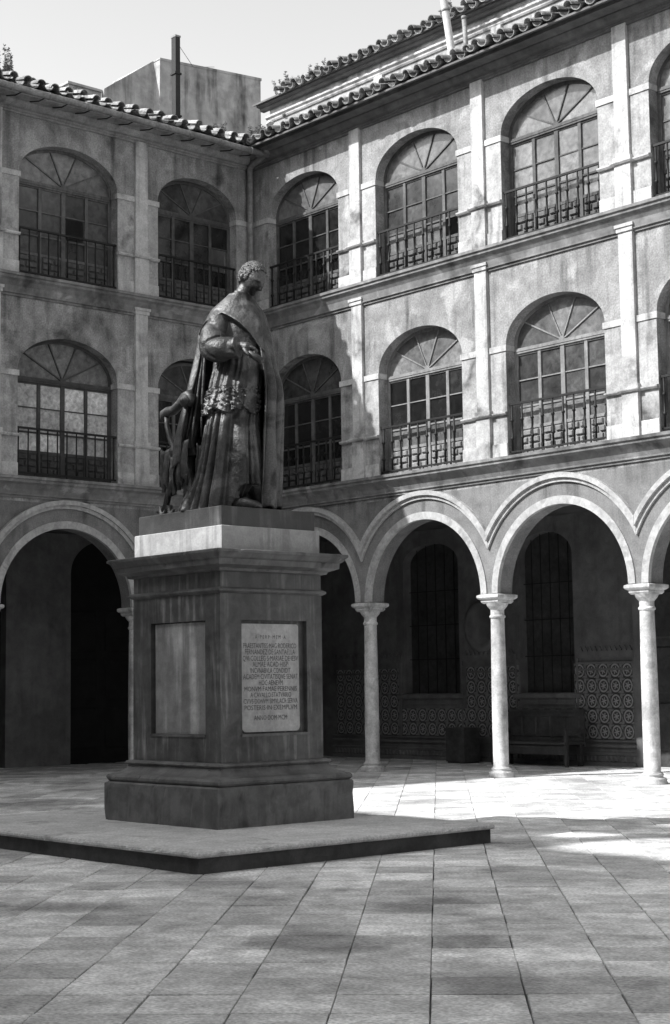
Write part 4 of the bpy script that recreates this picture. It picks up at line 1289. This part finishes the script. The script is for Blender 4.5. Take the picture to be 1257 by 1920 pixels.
# scroll held in the right hand
m = MB(); a_, b_2 = P(.135, .455, 1.625), P(.305, .495, 1.497)
m.tube([a_, a_.lerp(b_2, .5), b_2, b_2-(b_2-a_).normalized()*.004, b_2-(b_2-a_).normalized()*.06], [.034, .036, .038, .028, .026], 18)
m.build('scroll', 'slab_bronze', st, True)

# ------------------------------------------------------------------ bronze armchair behind the figure
ch = empty('armchair', (SC.x, SC.y, SC.z)); tag(ch, 'bronze folding armchair with scrolled arms and a fringed drape behind the statue', 'chair')
for L0 in (-.43, .12):
    m = MB()
    pth = [(-.70, L0, 1.03), (-.68, L0, 1.085), (-.60, L0, 1.10), (-.50, L0, 1.105), (-.40, L0, 1.15), (-.31, L0, 1.215), (-.235, L0, 1.225), (-.195, L0, 1.18), (-.215, L0, 1.13), (-.255, L0, 1.135)]
    m.tube(pth, [.034, .052, .056, .052, .050, .054, .060, .050, .036, .022], 12); m.build('arm_rest', 'bronze', ch, True)
    m = MB(); m.lathe([(.0, 0), (.064, .005), (.07, .04), (.05, .05), (.05, .062), (.028, .066), (.028, .08), (.012, .084)], n=18)
    o = m.build('volute', 'bronze', ch, True); o.rotation_euler = (R(90), 0, 0); o.location = (-.245, L0-.02, 1.17)
    m = MB(); m.tube([(-.635, L0, 1.08), (-.63, L0, .95), (-.58, L0, .82), (-.50, L0, .70), (-.40, L0, .58), (-.28, L0, .42), (-.20, L0, .22), (-.21, L0, .03)], [.030, .027, .030, .042, .046, .044, .038, .040], 10); m.build('leg', 'bronze', ch, True)
    m = MB(); m.tube([(-.285, L0, 1.13), (-.29, L0, .98), (-.34, L0, .84), (-.44, L0, .66), (-.53, L0, .50), (-.58, L0, .30), (-.64, L0, .12), (-.70, L0, .02)], [.028, .027, .032, .044, .044, .040, .036, .042], 10); m.build('leg', 'bronze', ch, True)
    m = MB(); m.lathe([(0, -.05), (.05, -.04), (.065, 0), (.05, .04), (0, .05)], n=14)
    o = m.build('boss', 'bronze', ch, True); o.rotation_euler = (R(90), 0, 0); o.location = (-.47, L0-.01, .665)
    for fx in (-.70, -.24, -.55):
        m = MB(); c0 = Vector((fx, L0-.02, .05))
        m.tube([c0+Vector((.16*(k/6)-.08, .02*math.sin(k), .05*math.sin(k*1.1)-.01)) for k in range(7)], [.022, .034, .038, .034, .03, .026, .014], 8); m.build('foot_scroll', 'bronze', ch, True)
m = MB(); m.box(-.66, -.20, -.40, .10, .60, .68); m.build('seat', 'bronze', ch)
rn_ = random.Random(11)
for (x0, x1, y, zt, zb_, nx, ny) in ((-.66, -.52, -.47, .70, .34, 0, -1), (-.50, -.38, -.475, .62, .26, 0, -1), (-.36, -.19, -.47, .76, .38, 0, -1), (-.17, -.17, -.40, .72, .30, 1, 0), (-.165, -.165, -.18, .66, .36, 1, 0)):
    dr = MB(); nn, mm = 16, 14; vs = []
    for j in range(mm+1):
        q = j/mm
        for k in range(nn+1):
            u_ = k/nn
            pt_ = .5+(u_-.5)*(1-.35*q+.15*math.sin(q*5+x0*9))
            x = x0+(x1-x0)*pt_ if nx == 0 else x0
            yy = y if nx == 0 else y+.17*pt_
            zb2 = zb_+.05*abs(u_-.5)*2*math.sin(x0*40)+.03*math.sin(u_*9+y*7)
            off = .03*math.sin(u_*11+q*2+x0*20)*(.35+.8*q)+.05*q*(1-q)+.012*noise.noise(Vector((x*20, yy*20, q*5)))
            vs.append(Vector((x+nx*off, yy+ny*off, zt-(zt-zb2)*q-.03*math.sin(u_*3.14))))
    dr.add(vs, [(i*(nn+1)+k, i*(nn+1)+k+1, (i+1)*(nn+1)+k+1, (i+1)*(nn+1)+k) for i in range(mm) for k in range(nn)])
    dro = dr.build('drape', 'bronze', ch, True); so_ = dro.modifiers.new('t', 'SOLIDIFY'); so_.thickness = .016
for k in range(7):
    s_ = (k+.5)/7
    x, y = (-.70+.52*(s_/.55), -.47) if s_ < .55 else (-.165, -.455+.50*((s_-.55)/.45))
    m = MB(); m.lathe([(.006, .06), (.022, .05), (.024, .035), (.014, .025), (.026, -.05)], c=(x, y, .29+.05*(k % 2)), n=8); m.build('tassel', 'bronze', ch, True)
